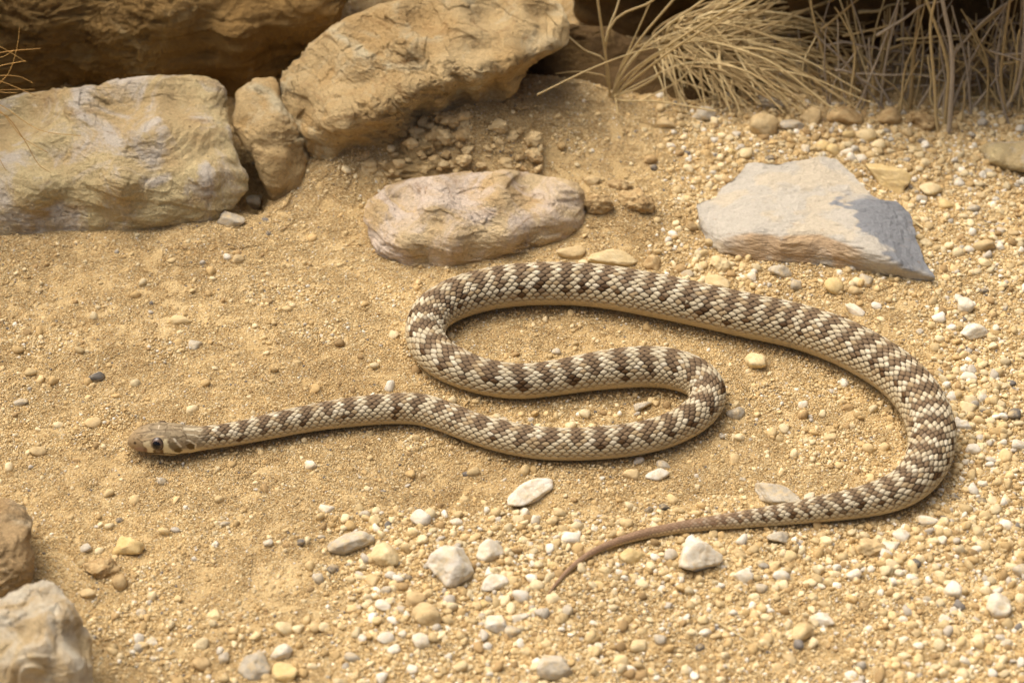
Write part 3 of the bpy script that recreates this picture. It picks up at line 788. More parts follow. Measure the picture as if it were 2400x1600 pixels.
# the grey slab: a flat stone lying on the gravel, traced on its own upper face
def slab():
    top = [(1632, 478), (1678, 462), (1690, 440), (1740, 402), (1752, 382), (1830, 384), (1872, 376), (1925, 366), (1960, 374), (2000, 410), (2040, 456), (2060, 468), (2100, 472), (2132, 500), (2142, 535), (2152, 575), (2172, 622), (2192, 648), (2188, 657)]
    low = [(2120, 651), (2010, 630), (1900, 616), (1830, 612), (1760, 604), (1690, 592), (1660, 570), (1642, 530)]
    # brink where the upper face turns into the broken front
    zt = lambda x, y: 5.0 + 3.2 * smooth(1640, 1800, x) + 1.2 * np.sin((x - 1700) / 160.0) - 5.0 * smooth(2040, 2190, x) - 2.5 * smooth(520, 400, y) * 0
    ol = np.array(top + low, float)
    c0 = np.array([1890, 520.0])
    nphi, nrho = 420, 140
    ang = np.linspace(0, 2 * np.pi, nphi, endpoint=False)
    d = np.stack([np.cos(ang), np.sin(ang)], -1); A = ol; Bp = np.roll(ol, -1, 0); Rr = np.zeros(nphi)
    for k in range(nphi):
        e = Bp - A; w = A - c0; den = d[k, 0] * (-e[:, 1]) + d[k, 1] * e[:, 0]; den = np.where(np.abs(den) < 1e-9, 1e-9, den)
        t = (w[:, 0] * (-e[:, 1]) + w[:, 1] * e[:, 0]) / den; u = (d[k, 0] * w[:, 1] - d[k, 1] * w[:, 0]) / den
        ok = (t > 0) & (u >= -1e-6) & (u <= 1 + 1e-6); Rr[k] = t[ok].max()
    def height(px, py):
        # brink line (photo pixels) from the left end to the pointed right end
        bx = np.array([1640, 1700, 1760, 1800, 1830, 1870, 1920, 1980, 2020, 2080, 2130, 2190]); by = np.array([505, 545, 536, 524, 546, 538, 536, 552, 574, 602, 624, 648])
        yb = np.interp(px, bx, by)
        hz = zt(px, py)
        drop = smooth(-6, 1, (py - yb) / 10.0)
        yl = np.interp(px, [1642, 1660, 1690, 1760, 1830, 1900, 2010, 2120, 2188], [532, 570, 592, 604, 612, 616, 630, 651, 657])
        t = np.clip((py - yb) / np.maximum(yl - yb, 4), 0, 1)
        return hz, t
    rings = []
    for rho in np.sin(np.linspace(0, 1, nrho) * np.pi / 2):
        px = c0[0] + d[:, 0] * Rr * rho; py = c0[1] + d[:, 1] * Rr * rho
        hz, t = height(px, py)
        # upper face at its height; the front face falls from the brink to the foot
        z = hz * (1 - t ** 1.5) + 0.9 * t ** 1.5
        P = at(px, py, z * MM)
        rings.append(P)
    edge = rings[-1]
    cen = edge.mean(0)
    for k, (sc, dz) in enumerate([(1.0, -1.0), (0.985, -2.5), (0.9, -5.0), (0.6, -7.0), (0.3, -8.0), (0.0, -8.5)]):
        Pn = cen + (edge - cen) * sc; Pn = Pn.copy(); Pn[:, 2] = np.minimum(edge[:, 2] + dz * MM, edge[:, 2]) if k < 2 else ground_h(Pn[:, 0], Pn[:, 1]) + (dz + 3.5) * MM
        rings.append(Pn)
    V = np.array(rings); k = len(rings); idx = np.arange(k * nphi).reshape(k, nphi); nx_ = np.roll(idx, -1, 1)
    Fq = np.stack([idx[:-1], nx_[:-1], nx_[1:], idx[1:]], -1).reshape(-1, 4); V = V.reshape(-1, 3)
    n = vnormals(V, Fq)
    if n[:nphi * 20, 2].mean() < 0: Fq = Fq[:, ::-1]; n = -n
    p = V / MM
    sq = p * np.array([0.5, 0.9, 2.4])
    dsp = -0.9 * np.abs(fbm(sq / 7.0, 5, 77, 0.66)) + 0.25 * fbm(sq / 2.0, 3, 78, 0.7) + 0.5 * fbm(p / 9.0, 5, 71, 0.55) + 0.5 * np.abs(fbm(p * np.array([0.5, 0.8, 2.0]) / 6.0, 4, 73))
    f = fbm(p / 20.0 + 4, 2, 75) * 4; dsp = dsp + 0.12 * (np.floor(f) + smooth(0.4, 0.6, f - np.floor(f)) - f)
    V = V + n * (dsp * MM)[:, None]
    # colour: grey, buff clouds on the top, blue-grey end, rusty broken front
    hx_, hy_ = project(V)
    grey = lin(182, 175, 158); buff = lin(198, 181, 146); blue = lin(128, 130, 130); rust = lin(176, 144, 100)
    cl = fbm(p / 8.0, 4, 81); cl2 = fbm(p * np.array([0.6, 1.2, 1.2]) / 3.0, 4, 83)
    c = grey * (1 + 0.10 * cl2)[:, None]
    mb = smooth(0.0, 0.35, cl + 0.3 * np.exp(-((hx_ - 1900) / 120) ** 2 - ((hy_ - 430) / 60) ** 2))[:, None] * 0.42
    c = c * (1 - mb) + buff * mb
    mblue = (smooth(446, 474, hy_ + 25 * cl2) * smooth(-8, 12, (hx_ - 1985) - 0.7 * (hy_ - 480) + 40 * cl2 + 40 * cl) * smooth(608, 590, hy_ - 40 * cl - 0.55 * (hx_ - 2080)))[:, None]
    c = c * (1 - mblue) + blue * (1 + 0.12 * cl2)[:, None] * mblue
    fr = (smooth(-4, 6, hy_ - np.interp(hx_, [1640, 1760, 1830, 1920, 2020, 2190], [565, 545, 552, 548, 585, 700])) * smooth(1660, 1760, hx_) * smooth(2060, 1960, hx_) * smooth(-0.35, 0.15, cl + 0.2))[:, None] * 0.75
    c = c * (1 - fr) + rust * (1 + 0.2 * cl2)[:, None] * fr
    org = at(1890, 600)
    me = mesh_from('flat_stone', V - org, Fq)
    vcol(me, np.clip(c, 0, 1))
    m, nt, b = new_mat('grey_slab_stone')
    a_ = N(nt, 'ShaderNodeAttribute', attribute_name='col'); v = coords(nt)
    n2 = noise(nt, v, 1.2, 5, 0.7); n3 = noise(nt, coords(nt, (120, 300, 700)), 1.0, 5, 0.65, 0.6)
    c = mixc(nt, 0.5, a_.outputs['Color'], ramp(nt, n2, [(0.3, (0.68,) * 3), (0.55, (1, 1, 1)), (0.75, (1.12,) * 3)]), 'MULTIPLY')
    c = mixc(nt, ramp(nt, n3, [(0.28, (0.5,) * 3), (0.38, (0, 0, 0))]), c, tuple(lin(130, 104, 72)))
    nt.links.new(c, b.inputs['Base Color']); b.inputs['Roughness'].default_value = 0.85
    bump(nt, b, [(noise(nt, v, 0.35, 6, 0.65), 0.8, 1.0), (n3, 0.6, 0.8), (n2, 0.5, 0.25)], 1)
    o = obj('flat_stone', me, m, loc=org)
    tag(o, 'flat pointed grey slab with a blue-grey end and rusty broken front edge', 'stone')
slab()

# ------------------------------------------------------------------ stones and pebbles
# x, y, width, height (photo pixels), tilt of the long axis in degrees, colour, shape a(ngular) r(ounded) c(rumbly), label or None
STONES = [
    (1054, 1325, 105, 92, 28, 'white', 'a', 'large chalky white angular stone off the tail tip'),
    (1145, 1288, 62, 56, -25, 'white', 'a', 'white four-sided stone between the large chalky stone and the tail tip'),
    (1158, 1368, 72, 40, 10, 'white', 'a', 'oblong white stone pointing at the tail tip'),
    (1217, 1396, 52, 34, -8, 'white', 'r', None), (1175, 1404, 28, 20, 0, 'white', 'r', None),
    (824, 1274, 112, 56, 15, 'grey', 'a', 'long grey-beige stone with a pale white end'),
    (907, 1304, 84, 64, -10, 'cream', 'r', 'smooth sandy cream stone touching the long grey-beige stone'),
    (1242, 1160, 128, 54, 34, 'white', 'a', 'long slanting whitish stone stained yellow, below the middle loop'),
    (984, 1212, 54, 42, -15, 'white', 'a', 'pale triangular stone half sunk in sand'),
    (765, 1191, 38, 24, 0, 'white', 'r', None), (877, 1220, 32, 27, 0, 'cream', 'r', None), (856, 1207, 28, 22, 20, 'grey', 'a', None),
    (1067, 1224, 36, 20, 8, 'white', 'a', None), (745, 1357, 30, 28, 0, 'grey', 'r', None), (936, 1359, 30, 17, 0, 'slate', 'r', None),
    (959, 1355, 22, 18, 20, 'slate', 'r', None), (995, 1263, 17, 17, 0, 'slate', 'r', None), (706, 1269, 28, 20, -10, 'slate', 'r', None),
    (996, 1446, 78, 60, -12, 'tan', 'r', 'rounded pinkish-tan stone half sunk beside the stony patch'), (972, 1403, 46, 42, 30, 'tan', 'r', None),
    (1167, 1460, 64, 48, 10, 'white', 'a', 'jagged bright white stone with a greyer pebble at its side'), (1200, 1481, 36, 28, -20, 'grey', 'a', None),
    (1298, 1562, 88, 64, 8, 'grey', 'a', 'blocky grey-white stone on open gravel beyond the tail tip'),
    (901, 1419, 44, 27, -15, 'white', 'r', None), (936, 1427, 32, 22, 0, 'grey', 'r', None), (848, 1495, 28, 26, 0, 'white', 'r', None),
    (905, 1498, 42, 28, 5, 'white', 'r', None), (942, 1487, 25, 22, 0, 'white', 'r', None), (987, 1502, 42, 36, 25, 'white', 'a', None),
    (1341, 1261, 54, 32, 0, 'white', 'r', None), (1256, 1219, 22, 26, 0, 'white', 'r', None), (1312, 1203, 34, 26, 0, 'cream', 'r', None),
    (1293, 1223, 32, 26, 0, 'tan', 'r', None), (1229, 1202, 28, 24, 0, 'white', 'r', None), (1331, 1433, 30, 30, 0, 'grey', 'r', None),
    (875, 1358, 36, 34, 0, 'tan', 'r', None), (1081, 1562, 36, 30, 0, 'cream', 'r', None), (827, 1543, 44, 26, 0, 'grey', 'r', None), (923, 1522, 34, 26, 0, 'white', 'r', None),
    (1634, 1306, 112, 92, 22, 'white', 'a', 'large white wedge-shaped stone just below the thin tail'),
    (1743, 1350, 46, 36, 10, 'white', 'a', None), (1833, 1352, 44, 30, 5, 'white', 'a', None), (1478, 1304, 72, 36, 5, 'yellow', 'r', 'yellowish half-buried stone inside the curve of the tail'),
    (1819, 1165, 118, 52, -22, 'grey', 'a', 'pale greenish-grey flat stone that the tail passes over'),
    (1825, 1260, 58, 34, -3, 'grey', 'a', 'flat grey-white stone beside the thick part of the tail'), (1848, 1304, 46, 28, -5, 'cream', 'r', None), (2042, 1286, 72, 44, 10, 'tan', 'c', 'lumpy tan stone beside a white pebble, below the last bend'),
    (2088, 1278, 46, 27, 0, 'white', 'r', None), (2146, 1319, 29, 26, -15, 'slate', 'a', None), (2340, 1423, 58, 58, -30, 'white', 'a', 'upright whitish stone alone on the pale gravel'),
    (1930, 1452, 58, 36, -15, 'white', 'a', 'jagged white stone on fine gravel well below the tail'), (2236, 1383, 38, 40, -55, 'white', 'a', None), (1652, 1482, 36, 28, 0, 'white', 'r', None), (1458, 1551, 44, 34, 0, 'cream', 'r', None),
    (1544, 1112, 64, 32, 0, 'white', 'r', None), (1555, 1092, 38, 24, -10, 'grey', 'r', None), (1481, 1112, 44, 28, 0, 'tan', 'r', None),
    (2277, 1054, 42, 30, -15, 'white', 'r', None), (2388, 1043, 42, 28, 0, 'white', 'r', None), (2388, 1337, 42, 34, 0, 'grey', 'r', None),
    (1500, 1513, 44, 34, 0, 'cream', 'r', None), (1878, 1485, 62, 46, 20, 'tan', 'r', None), (2000, 1347, 40, 30, 0, 'white', 'r', None), (2360, 1230, 36, 26, -20, 'white', 'r', None),
    (2294, 1245, 28, 28, 0, 'cream', 'r', None), (2366, 1276, 26, 22, 0, 'tan', 'r', None), (2210, 1265, 30, 26, 0, 'white', 'r', None), (2174, 1222, 48, 24, -12, 'white', 'a', None),
    (1608, 1449, 20, 20, 0, 'white', 'r', None), (1639, 1518, 27, 20, 0, 'slate', 'a', None), (1389, 1459, 25, 14, 0, 'white', 'a', None), (1557, 1189, 27, 20, 0, 'slate', 'r', None), (1521, 1194, 24, 18, 0, 'slate', 'a', None),
    (2085, 416, 128, 62, -22, 'yellow', 'a', 'yellow oblong stone resting behind the grey slab'),
    (1674, 661, 76, 40, -12, 'cream', 'r', 'cream stone partly hidden by the snake, below the grey slab'), (1437, 607, 122, 44, -2, 'cream', 'r', 'broad flat cream stone against the back of the upper loop'),
    (1338, 594, 72, 38, 5, 'tan', 'r', 'tan stone between the pinkish rock and the broad cream stone'), (1527, 616, 48, 42, 0, 'brown', 'r', 'round brown stone beside the broad cream stone'), (1611, 643, 33, 28, 0, 'grey', 'r', None),
    (1691, 622, 60, 42, 0, 'cream', 'c', None), (1762, 650, 28, 24, 0, 'white', 'r', None), (1825, 635, 64, 36, 0, 'grey', 'r', None), (1955, 675, 48, 40, 0, 'yellow', 'r', None),
    (1867, 669, 32, 30, 0, 'grey', 'r', None), (2032, 656, 34, 36, 0, 'grey', 'r', None), (2005, 684, 34, 26, 0, 'tan', 'r', None),
    (2258, 719, 52, 40, 0, 'white', 'r', 'white rounded stone alone past the pointed end of the slab'), (2279, 780, 72, 40, 5, 'white', 'a', 'cream-white knobbly stone outside the last bend of the snake'), (2332, 771, 20, 22, 0, 'white', 'r', None),
    (2307, 577, 48, 36, -20, 'tan', 'a', None), (2273, 585, 27, 20, 0, 'white', 'r', None), (2309, 618, 34, 28, 10, 'cream', 'r', None), (2005, 727, 46, 22, -25, 'white', 'a', None),
    (2183, 447, 56, 36, 10, 'cream', 'a', None), (2162, 468, 34, 24, 0, 'grey', 'r', None), (2215, 480, 38, 34, 0, 'yellow', 'r', None), (2282, 489, 38, 28, 0, 'grey', 'r', None),
    (1749, 363, 36, 30, 0, 'cream', 'r', None), (1927, 341, 36, 32, 0, 'yellow', 'r', None), (1952, 352, 36, 28, 0, 'yellow', 'r', None), (1982, 358, 38, 18, 0, 'white', 'r', None), (2017, 371, 34, 24, -8, 'white', 'r', None),
    (2166, 384, 34, 28, 0, 'cream', 'r', None), (2152, 366, 30, 22, 0, 'cream', 'r', None), (1802, 373, 26, 18, 0, 'slate', 'r', None), (1573, 343, 25, 18, 0, 'white', 'r', None), (1531, 394, 22, 18, 0, 'slate', 'r', None),
    (1786, 295, 78, 62, 0, 'tan', 'a', 'blocky tan stone at the foot of the straw tuft'), (1904, 270, 56, 48, 20, 'tan', 'r', 'tan stone between the blocky stone and the row of lumps under the stalks'),
    (1984, 272, 84, 56, -10, 'brown', 'r', 'largest rounded brown lump under the tall dry stalks'), (2091, 278, 72, 48, 5, 'brown', 'r', 'brown lump between two others under the tall dry stalks'), (2165, 285, 82, 48, -15, 'brown', 'c', 'double brown lump against the stalk bases'),
    (1856, 295, 60, 34, 10, 'grey', 'a', None), (2032, 320, 52, 40, 0, 'cream', 'a', None), (1984, 317, 40, 20, 0, 'yellow', 'a', None), (2127, 312, 29, 26, 0, 'tan', 'r', None), (2056, 342, 42, 30, 0, 'cream', 'r', None),
    (1805, 240, 90, 36, -10, 'grey', 'c', None), (1650, 272, 60, 40, 0, 'grey', 'r', None), (1560, 290, 48, 30, 0, 'tan', 'r', None),
    (2268, 881, 44, 28, 5, 'white', 'r', None), (2245, 906, 31, 25, 0, 'cream', 'r', None), (2231, 929, 34, 26, 0, 'white', 'r', None), (2270, 956, 42, 34, 0, 'cream', 'r', None), (2256, 997, 44, 28, -20, 'white', 'a', 'sharp white chip poking out from under the last bend'),
    (2378, 970, 44, 34, 20, 'slate', 'r', None),
    (457, 807, 34, 26, 0, 'grey', 'r', None), (423, 753, 52, 28, 0, 'cream', 'r', None), (224, 886, 44, 28, 15, 'slate', 'r', None), (46, 944, 42, 20, 0, 'grey', 'r', None), (219, 993, 42, 26, 0, 'tan', 'r', None),
    (556, 609, 36, 28, 0, 'tan', 'r', None), (89, 1060, 42, 24, 0, 'tan', 'r', None), (1770, 850, 58, 48, -20, 'cream', 'r', 'flat cream stone alone inside the open outer loop'), (1724, 968, 46, 32, 5, 'grey', 'r', 'smooth grey stone touching the outside of the middle bend'),
    (1692, 1022, 19, 18, 0, 'grey', 'r', None), (1500, 952, 52, 26, 12, 'grey', 'r', 'pale grey stone enclosed by the snake\'s inner loop'), (1528, 940, 24, 20, 0, 'cream', 'r', None),
    (300, 1282, 74, 50, -15, 'yellow', 'a', 'pale yellow stone above the brown lumpy stone'), (236, 1334, 92, 52, 10, 'brown', 'c', 'brown lumpy stone above the cream boulder'), (277, 1366, 46, 40, 0, 'brown', 'r', None), (207, 1393, 44, 28, 0, 'tan', 'a', None),
    (596, 1559, 68, 60, -35, 'grey', 'a', 'pale grey stone among others on the open sand beside a yellow one'), (660, 1527, 50, 42, -5, 'white', 'a', 'squarish bluish-white stone next to the yellow stone'), (668, 1577, 62, 50, 0, 'yellow', 'r', 'rounded yellow stone next to the squarish bluish-white one'),
    (523, 1543, 24, 30, 0, 'grey', 'r', None), (472, 1559, 46, 34, 0, 'brown', 'r', None), (666, 1476, 46, 34, 0, 'cream', 'r', None), (328, 1518, 30, 22, 0, 'grey', 'r', None), (526, 1227, 28, 18, 0, 'grey', 'r', None),
    (379, 1130, 23, 20, 0, 'grey', 'r', None), (504, 1275, 19, 15, 0, 'white', 'r', None), (628, 1272, 26, 20, 0, 'grey', 'r', None), (281, 1219, 20, 14, 0, 'slate', 'r', None),
    (543, 517, 76, 42, -5, 'grey', 'a', 'pale grey angular stone at the mouth of the dark crevice'), (595, 478, 50, 38, -15, 'grey', 'a', 'grey stone inside the dark crevice'), (629, 547, 15, 13, 0, 'slate', 'r', None),
    (1400, 482, 84, 66, 10, 'brown', 'c', 'crumbly brown lump beside the pinkish rock'), (1492, 478, 92, 58, -12, 'brown', 'c', 'crumbly brown clod nearer the grey slab'), (1620, 530, 34, 28, 0, 'brown', 'c', None),
    (1455, 437, 60, 36, 0, 'brown', 'c', None), (1385, 425, 46, 30, 0, 'tan', 'c', None),
]
_rc = random.Random(21)
for _ in range(170):
    cx0, cy0 = _rc.uniform(830, 1270), _rc.uniform(262, 440)
    if cy0 < 395 - 0.62 * (cx0 - 800) or cy0 < 262 + 0.28 * (cx0 - 1060) or (cy0 > 398 and cx0 > 940): continue
    w0 = 16 + 40 * _rc.random() ** 1.8
    STONES.append((cx0, cy0, w0, w0 * _rc.uniform(0.6, 0.8), _rc.uniform(-30, 30), _rc.choice(['tan', 'tan', 'brown', 'tan']), 'c', 'clod'))
def region(px, py):
    if px < 760 and py > 1150: return 'on the sand near the cream and brown boulders', 'pebbles near the cream and brown boulders'
    if 760 <= px < 1280 and py > 1150: return 'in the stony patch off the tail tip', 'pebbles off the tail tip'
    if px >= 1280 and py > 1200 + (40 if px > 2000 else 0): return 'in the gravel that the tail curves across', 'pebbles in the gravel round the tail'
    if px >= 2180 and py > 780: return 'in the gravel outside the last bend', 'pebbles outside the last bend'
    if px >= 1560 and py < 400: return 'in the rubble under the dry grass', 'pebbles under the dry grass'
    if px >= 2130 and py < 780: return 'past the pointed end of the grey slab', 'pebbles past the slab'
    if 1300 <= px < 2180 and 540 < py < 730: return 'between the grey slab and the snake', 'pebbles between slab and snake'
    if px >= 1660 and 730 <= py: return 'inside the open outer loop of the snake', 'pebbles inside the outer loop'
    if 960 <= px < 1660 and 640 <= py < 1000: return 'enclosed by the inner loops of the snake', 'pebbles inside the inner loops'
    if 960 <= px < 1700 and py >= 1000: return 'on the sand along the middle loop', 'pebbles along the middle loop'
    if px >= 1200: return 'on the sandy slope below the straw tuft', 'pebbles below the straw tuft'
    if py < 640: return 'at the foot of the piled boulders', 'pebbles at the foot of the boulders'
    return 'on the open sand round the snake\'s head', 'pebbles round the head'

VAR = {}
for kind, kw in (('a', dict(planes=11, soft=26, rough=0.10, fine=0.03)), ('r', dict(planes=18, soft=7, rough=0.10, fine=0.015)), ('c', dict(planes=20, soft=8, rough=0.34, fine=0.14))):
    VAR[kind] = []
    for q in range(9):
        Vp, Tp = stone_shape(3, 100 + 17 * q + ord(kind), **kw)
        VAR[kind].append((Vp, Tp))
VAR_ME = {}
def pebble_mesh(kind, q, colour):
    key = (kind, q, colour)
    if key not in VAR_ME:
        me = mesh_from('pebble', VAR[kind][q][0] * 0.002, VAR[kind][q][1], True); me.materials.append(PM[colour]); VAR_ME[key] = me
    return VAR_ME[key]

PLACED = []
def place(i, x, y, w, h, tilt, colour, kind, label, big_sink=0.32):
    alpha = math.radians(tilt); psi = math.atan2(math.sin(alpha) / math.sin(PITCH), math.cos(alpha))
    P0 = at(x, y); k = depth_of(P0) / FPX
    stretch = math.hypot(math.cos(alpha), math.sin(alpha) / math.sin(PITCH))
    sx = w * k / 2 * stretch
    sy = h * k / 2 / 0.80; sz = sy * (0.78 if kind != 'r' else 0.72)
    sx = max(sx, sy * 0.8)
    cz = sz * (1 - 2 * big_sink)
    P = at(x, y, cz)
    r = np.random.default_rng(i * 31 + 5)
    if w > 58 or label:
        kw = {'a': dict(planes=12, soft=30, rough=0.12, fine=0.035), 'r': dict(planes=18, soft=8, rough=0.13, fine=0.02), 'c': dict(planes=20, soft=8, rough=0.36, fine=0.16)}[kind]
        Vp, Tp = stone_shape(5 if w > 80 else 4, 4000 + i * 7, **kw)
        me = mesh_from('stone', Vp * np.array([sx, sy, sz]), Tp); me.materials.append(PM[colour])
        o = obj('stone', me)
        o.rotation_euler = (r.uniform(-.18, .18), r.uniform(-.18, .18), psi)
    else:
        o = obj('pebble', pebble_mesh(kind, int(r.integers(9)), colour))
        o.scale = (sx / 0.002, sy / 0.002, sz / 0.002)
        o.rotation_euler = (r.uniform(-.25, .25), r.uniform(-.25, .25), psi + (math.pi if r.random() < .5 else 0))
    if label == 'clod': P = BANK(x, y, 0.0006)
    o.location = P
    reg, grp = region(x, y)
    shape = {'a': 'angular', 'r': 'rounded', 'c': 'crumbly'}[kind]
    if label == 'clod': tag(o, 'crumbly sandy clod on the rubble heap between sandstone boulder and pinkish rock', 'clod', 'clods on the rubble heap'); o.name = 'clod'
    elif label: tag(o, label, 'stone')
    else:
        size = 'tiny' if w < 26 else ('small' if w < 40 else 'larger')
        tag(o, f'{size} {shape} {WORD[colour]} pebble {reg}', 'pebble', f'{WORD[colour]} {grp}')
    PLACED.append((P[0], P[1], max(sx, sy)))
for i, st in enumerate(STONES): place(i, *st)

# more small pebbles, thickest where the gravel is coarse
def coarse(px, py):
    """how stony the sand is at a photograph pixel, 0..1"""
    px = np.asarray(px, float); py = np.asarray(py, float)
    e = 0.05 + 0 * px
    e = np.maximum(e, 0.75 * smooth(1450, 1700, px) * smooth(760, 640, py) * smooth(200, 260, py))
    e = np.maximum(e, 0.95 * smooth(2120, 2230, px) * smooth(420, 800, py))
    e = np.maximum(e, 0.85 * smooth(1150, 1260, py) * smooth(650, 900, px))
    e = np.maximum(e, 0.35 * smooth(1330, 1480, py))
    e = np.maximum(e, 0.45 * np.exp(-((px - 1900) / 170) ** 2 - ((py - 1020) / 140) ** 2))
    e = np.maximum(e, 0.30 * np.exp(-((px - 1300) / 300) ** 2 - ((py - 1000) / 90) ** 2))
    e = e * (1 - 0.45 * np.exp(-((px - 1750) / 420) ** 2 - ((py - 1540) / 110) ** 2))
    return e
def free(P, r):
    if snake_gap(P[0], P[1])[0] < r * 1.05: return False
    for (x, y, q) in PLACED:
        if (x - P[0]) ** 2 + (y - P[1]) ** 2 < (0.92 * (q + r)) ** 2: return False
    return True
rr = random.Random(5); cnt = 0; tries = 0
while cnt < 300 - sum(1 for t in STONES if not t[7]) + 0 and tries < 9000:
    tries += 1
    px, py = rr.uniform(10, 2390), rr.uniform(330, 1590)
    if rr.random() > coarse(px, py) ** 1.4: continue
    if px < 1400 and py < 640: continue
    if 1600 < px < 2210 and 360 < py < 670: continue
    if px < 230 and py > 1150: continue
    w = rr.choice([20, 22, 24, 26, 28, 32]) * rr.uniform(0.85, 1.1)
    P = at(px, py)
    if not free(P, w / 2 * PXM): continue
    colour = rr.choices(['white', 'cream', 'tan', 'grey', 'slate', 'brown', 'yellow'], [20, 28, 27, 10, 3, 7, 6])[0]
    place(1000 + cnt, px, py, w, w * rr.uniform(0.62, 0.9), rr.uniform(-40, 40), colour, rr.choice('rraaa'), None, 0.38)
    cnt += 1

# ------------------------------------------------------------------ sand grains and fine gravel (uncountable)
def scatter(o, name, coll):
    ng = bpy.data.node_groups.new(name, 'GeometryNodeTree')
    ng.interface.new_socket('Geometry', in_out='INPUT', socket_type='NodeSocketGeometry')
    ng.interface.new_socket('Geometry', in_out='OUTPUT', socket_type='NodeSocketGeometry')
    gi = ng.nodes.new('NodeGroupInput'); go = ng.nodes.new('NodeGroupOutput')
    ip = ng.nodes.new('GeometryNodeInstanceOnPoints'); ci = ng.nodes.new('GeometryNodeCollectionInfo')
    ci.inputs['Collection'].default_value = coll; ci.inputs['Separate Children'].default_value = True; ci.inputs['Reset Children'].default_value = True
    def na_(nm, ty):
        q = ng.nodes.new('GeometryNodeInputNamedAttribute'); q.data_type = ty; q.inputs['Name'].default_value = nm
        return [s_ for s_ in q.outputs if s_.name == 'Attribute' and s_.enabled][0]
    ng.links.new(gi.outputs[0], ip.inputs['Points']); ng.links.new(ci.outputs[0], ip.inputs['Instance'])
    ip.inputs['Pick Instance'].default_value = True
    ng.links.new(na_('idx', 'INT'), ip.inputs['Instance Index'])
    ng.links.new(na_('rot', 'FLOAT_VECTOR'), ip.inputs['Rotation'])
    ng.links.new(na_('scl', 'FLOAT_VECTOR'), ip.inputs['Scale'])
    ng.links.new(ip.outputs[0], go.inputs[0])
    md = o.modifiers.new('scatter', 'NODES'); md.node_group = ng

def grain_field(name, label, n_try, size_lo, size_hi, power, weight, palette, level, shapes, raise_=0.25, bank=False):
    """scatter grains as instances over the sand that can be seen, with their own size, turn and colour"""
    r = np.random.default_rng(len(name) * 13 + n_try)
    x = r.uniform(-0.235, 0.235, n_try); y = r.uniform(-0.175, 0.235, n_try)
    z = ground_h(x, y)
    P = np.stack([x, y, z], -1)
    px, py = project(P)
    keep = (px > -260) & (px < 2660) & (py > -30) & (py < 1780)
    keep &= r.random(n_try) < weight(px, py, P)
    P = P[keep]; px = px[keep]; py = py[keep]
    sz = size_lo + (size_hi - size_lo) * r.random(len(P)) ** power
    ok = snake_gap(P[:, 0], P[:, 1], 0.8) > sz * 0.00022
    if bank:
        gp_ = snake_gap(P[:, 0], P[:, 1], 1.0, 0.0026)
        ok &= (gp_ > -0.0022) & (gp_ < 0.0026) & (r.random(len(P)) < 0.35 + 0.65 * smooth(0.0026, 0.0, gp_)); P[:, 2] += 0.0008 * smooth(0.0024, -0.001, gp_)
    for (sx_, sy_, q) in PLACED:
        if q > 0.0022: ok &= (P[:, 0] - sx_) ** 2 + (P[:, 1] - sy_) ** 2 > (0.72 * q) ** 2
    P, px, py, sz = P[ok], px[ok], py[ok], sz[ok]
    n = len(P)
    P[:, 2] += sz * MM * 0.5 * (raise_ + r.uniform(-0.25, 0.3, n))
    me = bpy.data.meshes.new(name)
    me.vertices.add(n); me.vertices.foreach_set('co', P.astype(np.float32).ravel())
    sc = (sz * MM * 0.5)[:, None] * r.uniform(0.75, 1.25, (n, 3)) * np.array([1, 1, 0.8])
    a = me.attributes.new('scl', 'FLOAT_VECTOR', 'POINT'); a.data.foreach_set('vector', sc.astype(np.float32).ravel())
    a = me.attributes.new('rot', 'FLOAT_VECTOR', 'POINT'); a.data.foreach_set('vector', np.stack([r.uniform(-.6, .6, n), r.uniform(-.6, .6, n), r.uniform(0, 6.28, n)], -1).astype(np.float32).ravel())
    a = me.attributes.new('idx', 'INT', 'POINT'); a.data.foreach_set('value', r.integers(0, len(shapes), n).astype(np.int32))
    cols, wts = palette(px, py, P)
    cs = np.cumsum(wts, axis=1); cs /= cs[:, -1:]
    pick = (r.random(n)[:, None] > cs).sum(1)
    cc = cols[pick] * r.uniform(0.78, 1.16, n)[:, None] * (1 + 0.13 * fbm(P / 0.035, 3, 61))[:, None]
    a = me.attributes.new('gcol', 'FLOAT_COLOR', 'POINT'); c4 = np.ones((n, 4), np.float32); c4[:, :3] = np.clip(cc, 0, 1); a.data.foreach_set('color', c4.ravel())
    o = obj(name, me); tag(o, label, 'gravel', kind='stuff')
    coll = bpy.data.collections.new(name + '_shapes')
    for (Vg, Tg) in shapes:
        gm = mesh_from('grain', Vg, Tg); gm.materials.append(M_GRAIN)
        coll.objects.link(bpy.data.objects.new('grain', gm))
    scatter(o, name, coll)
    return n

M_GRAIN, nt, b = new_mat('sand_grain')
a_ = N(nt, 'ShaderNodeAttribute', attribute_name='gcol', attribute_type='INSTANCER')
nn = noise(nt, coords(nt, (1, 1, 1)), 2.2, 3, 0.6)
c = mixc(nt, 0.6, a_.outputs['Color'], ramp(nt, nn, [(0.3, (0.72, 0.7, 0.66)), (0.6, (1.1, 1.1, 1.1))]), 'MULTIPLY')
nt.links.new(c, b.inputs['Base Color']); b.inputs['Roughness'].default_value = 0.85

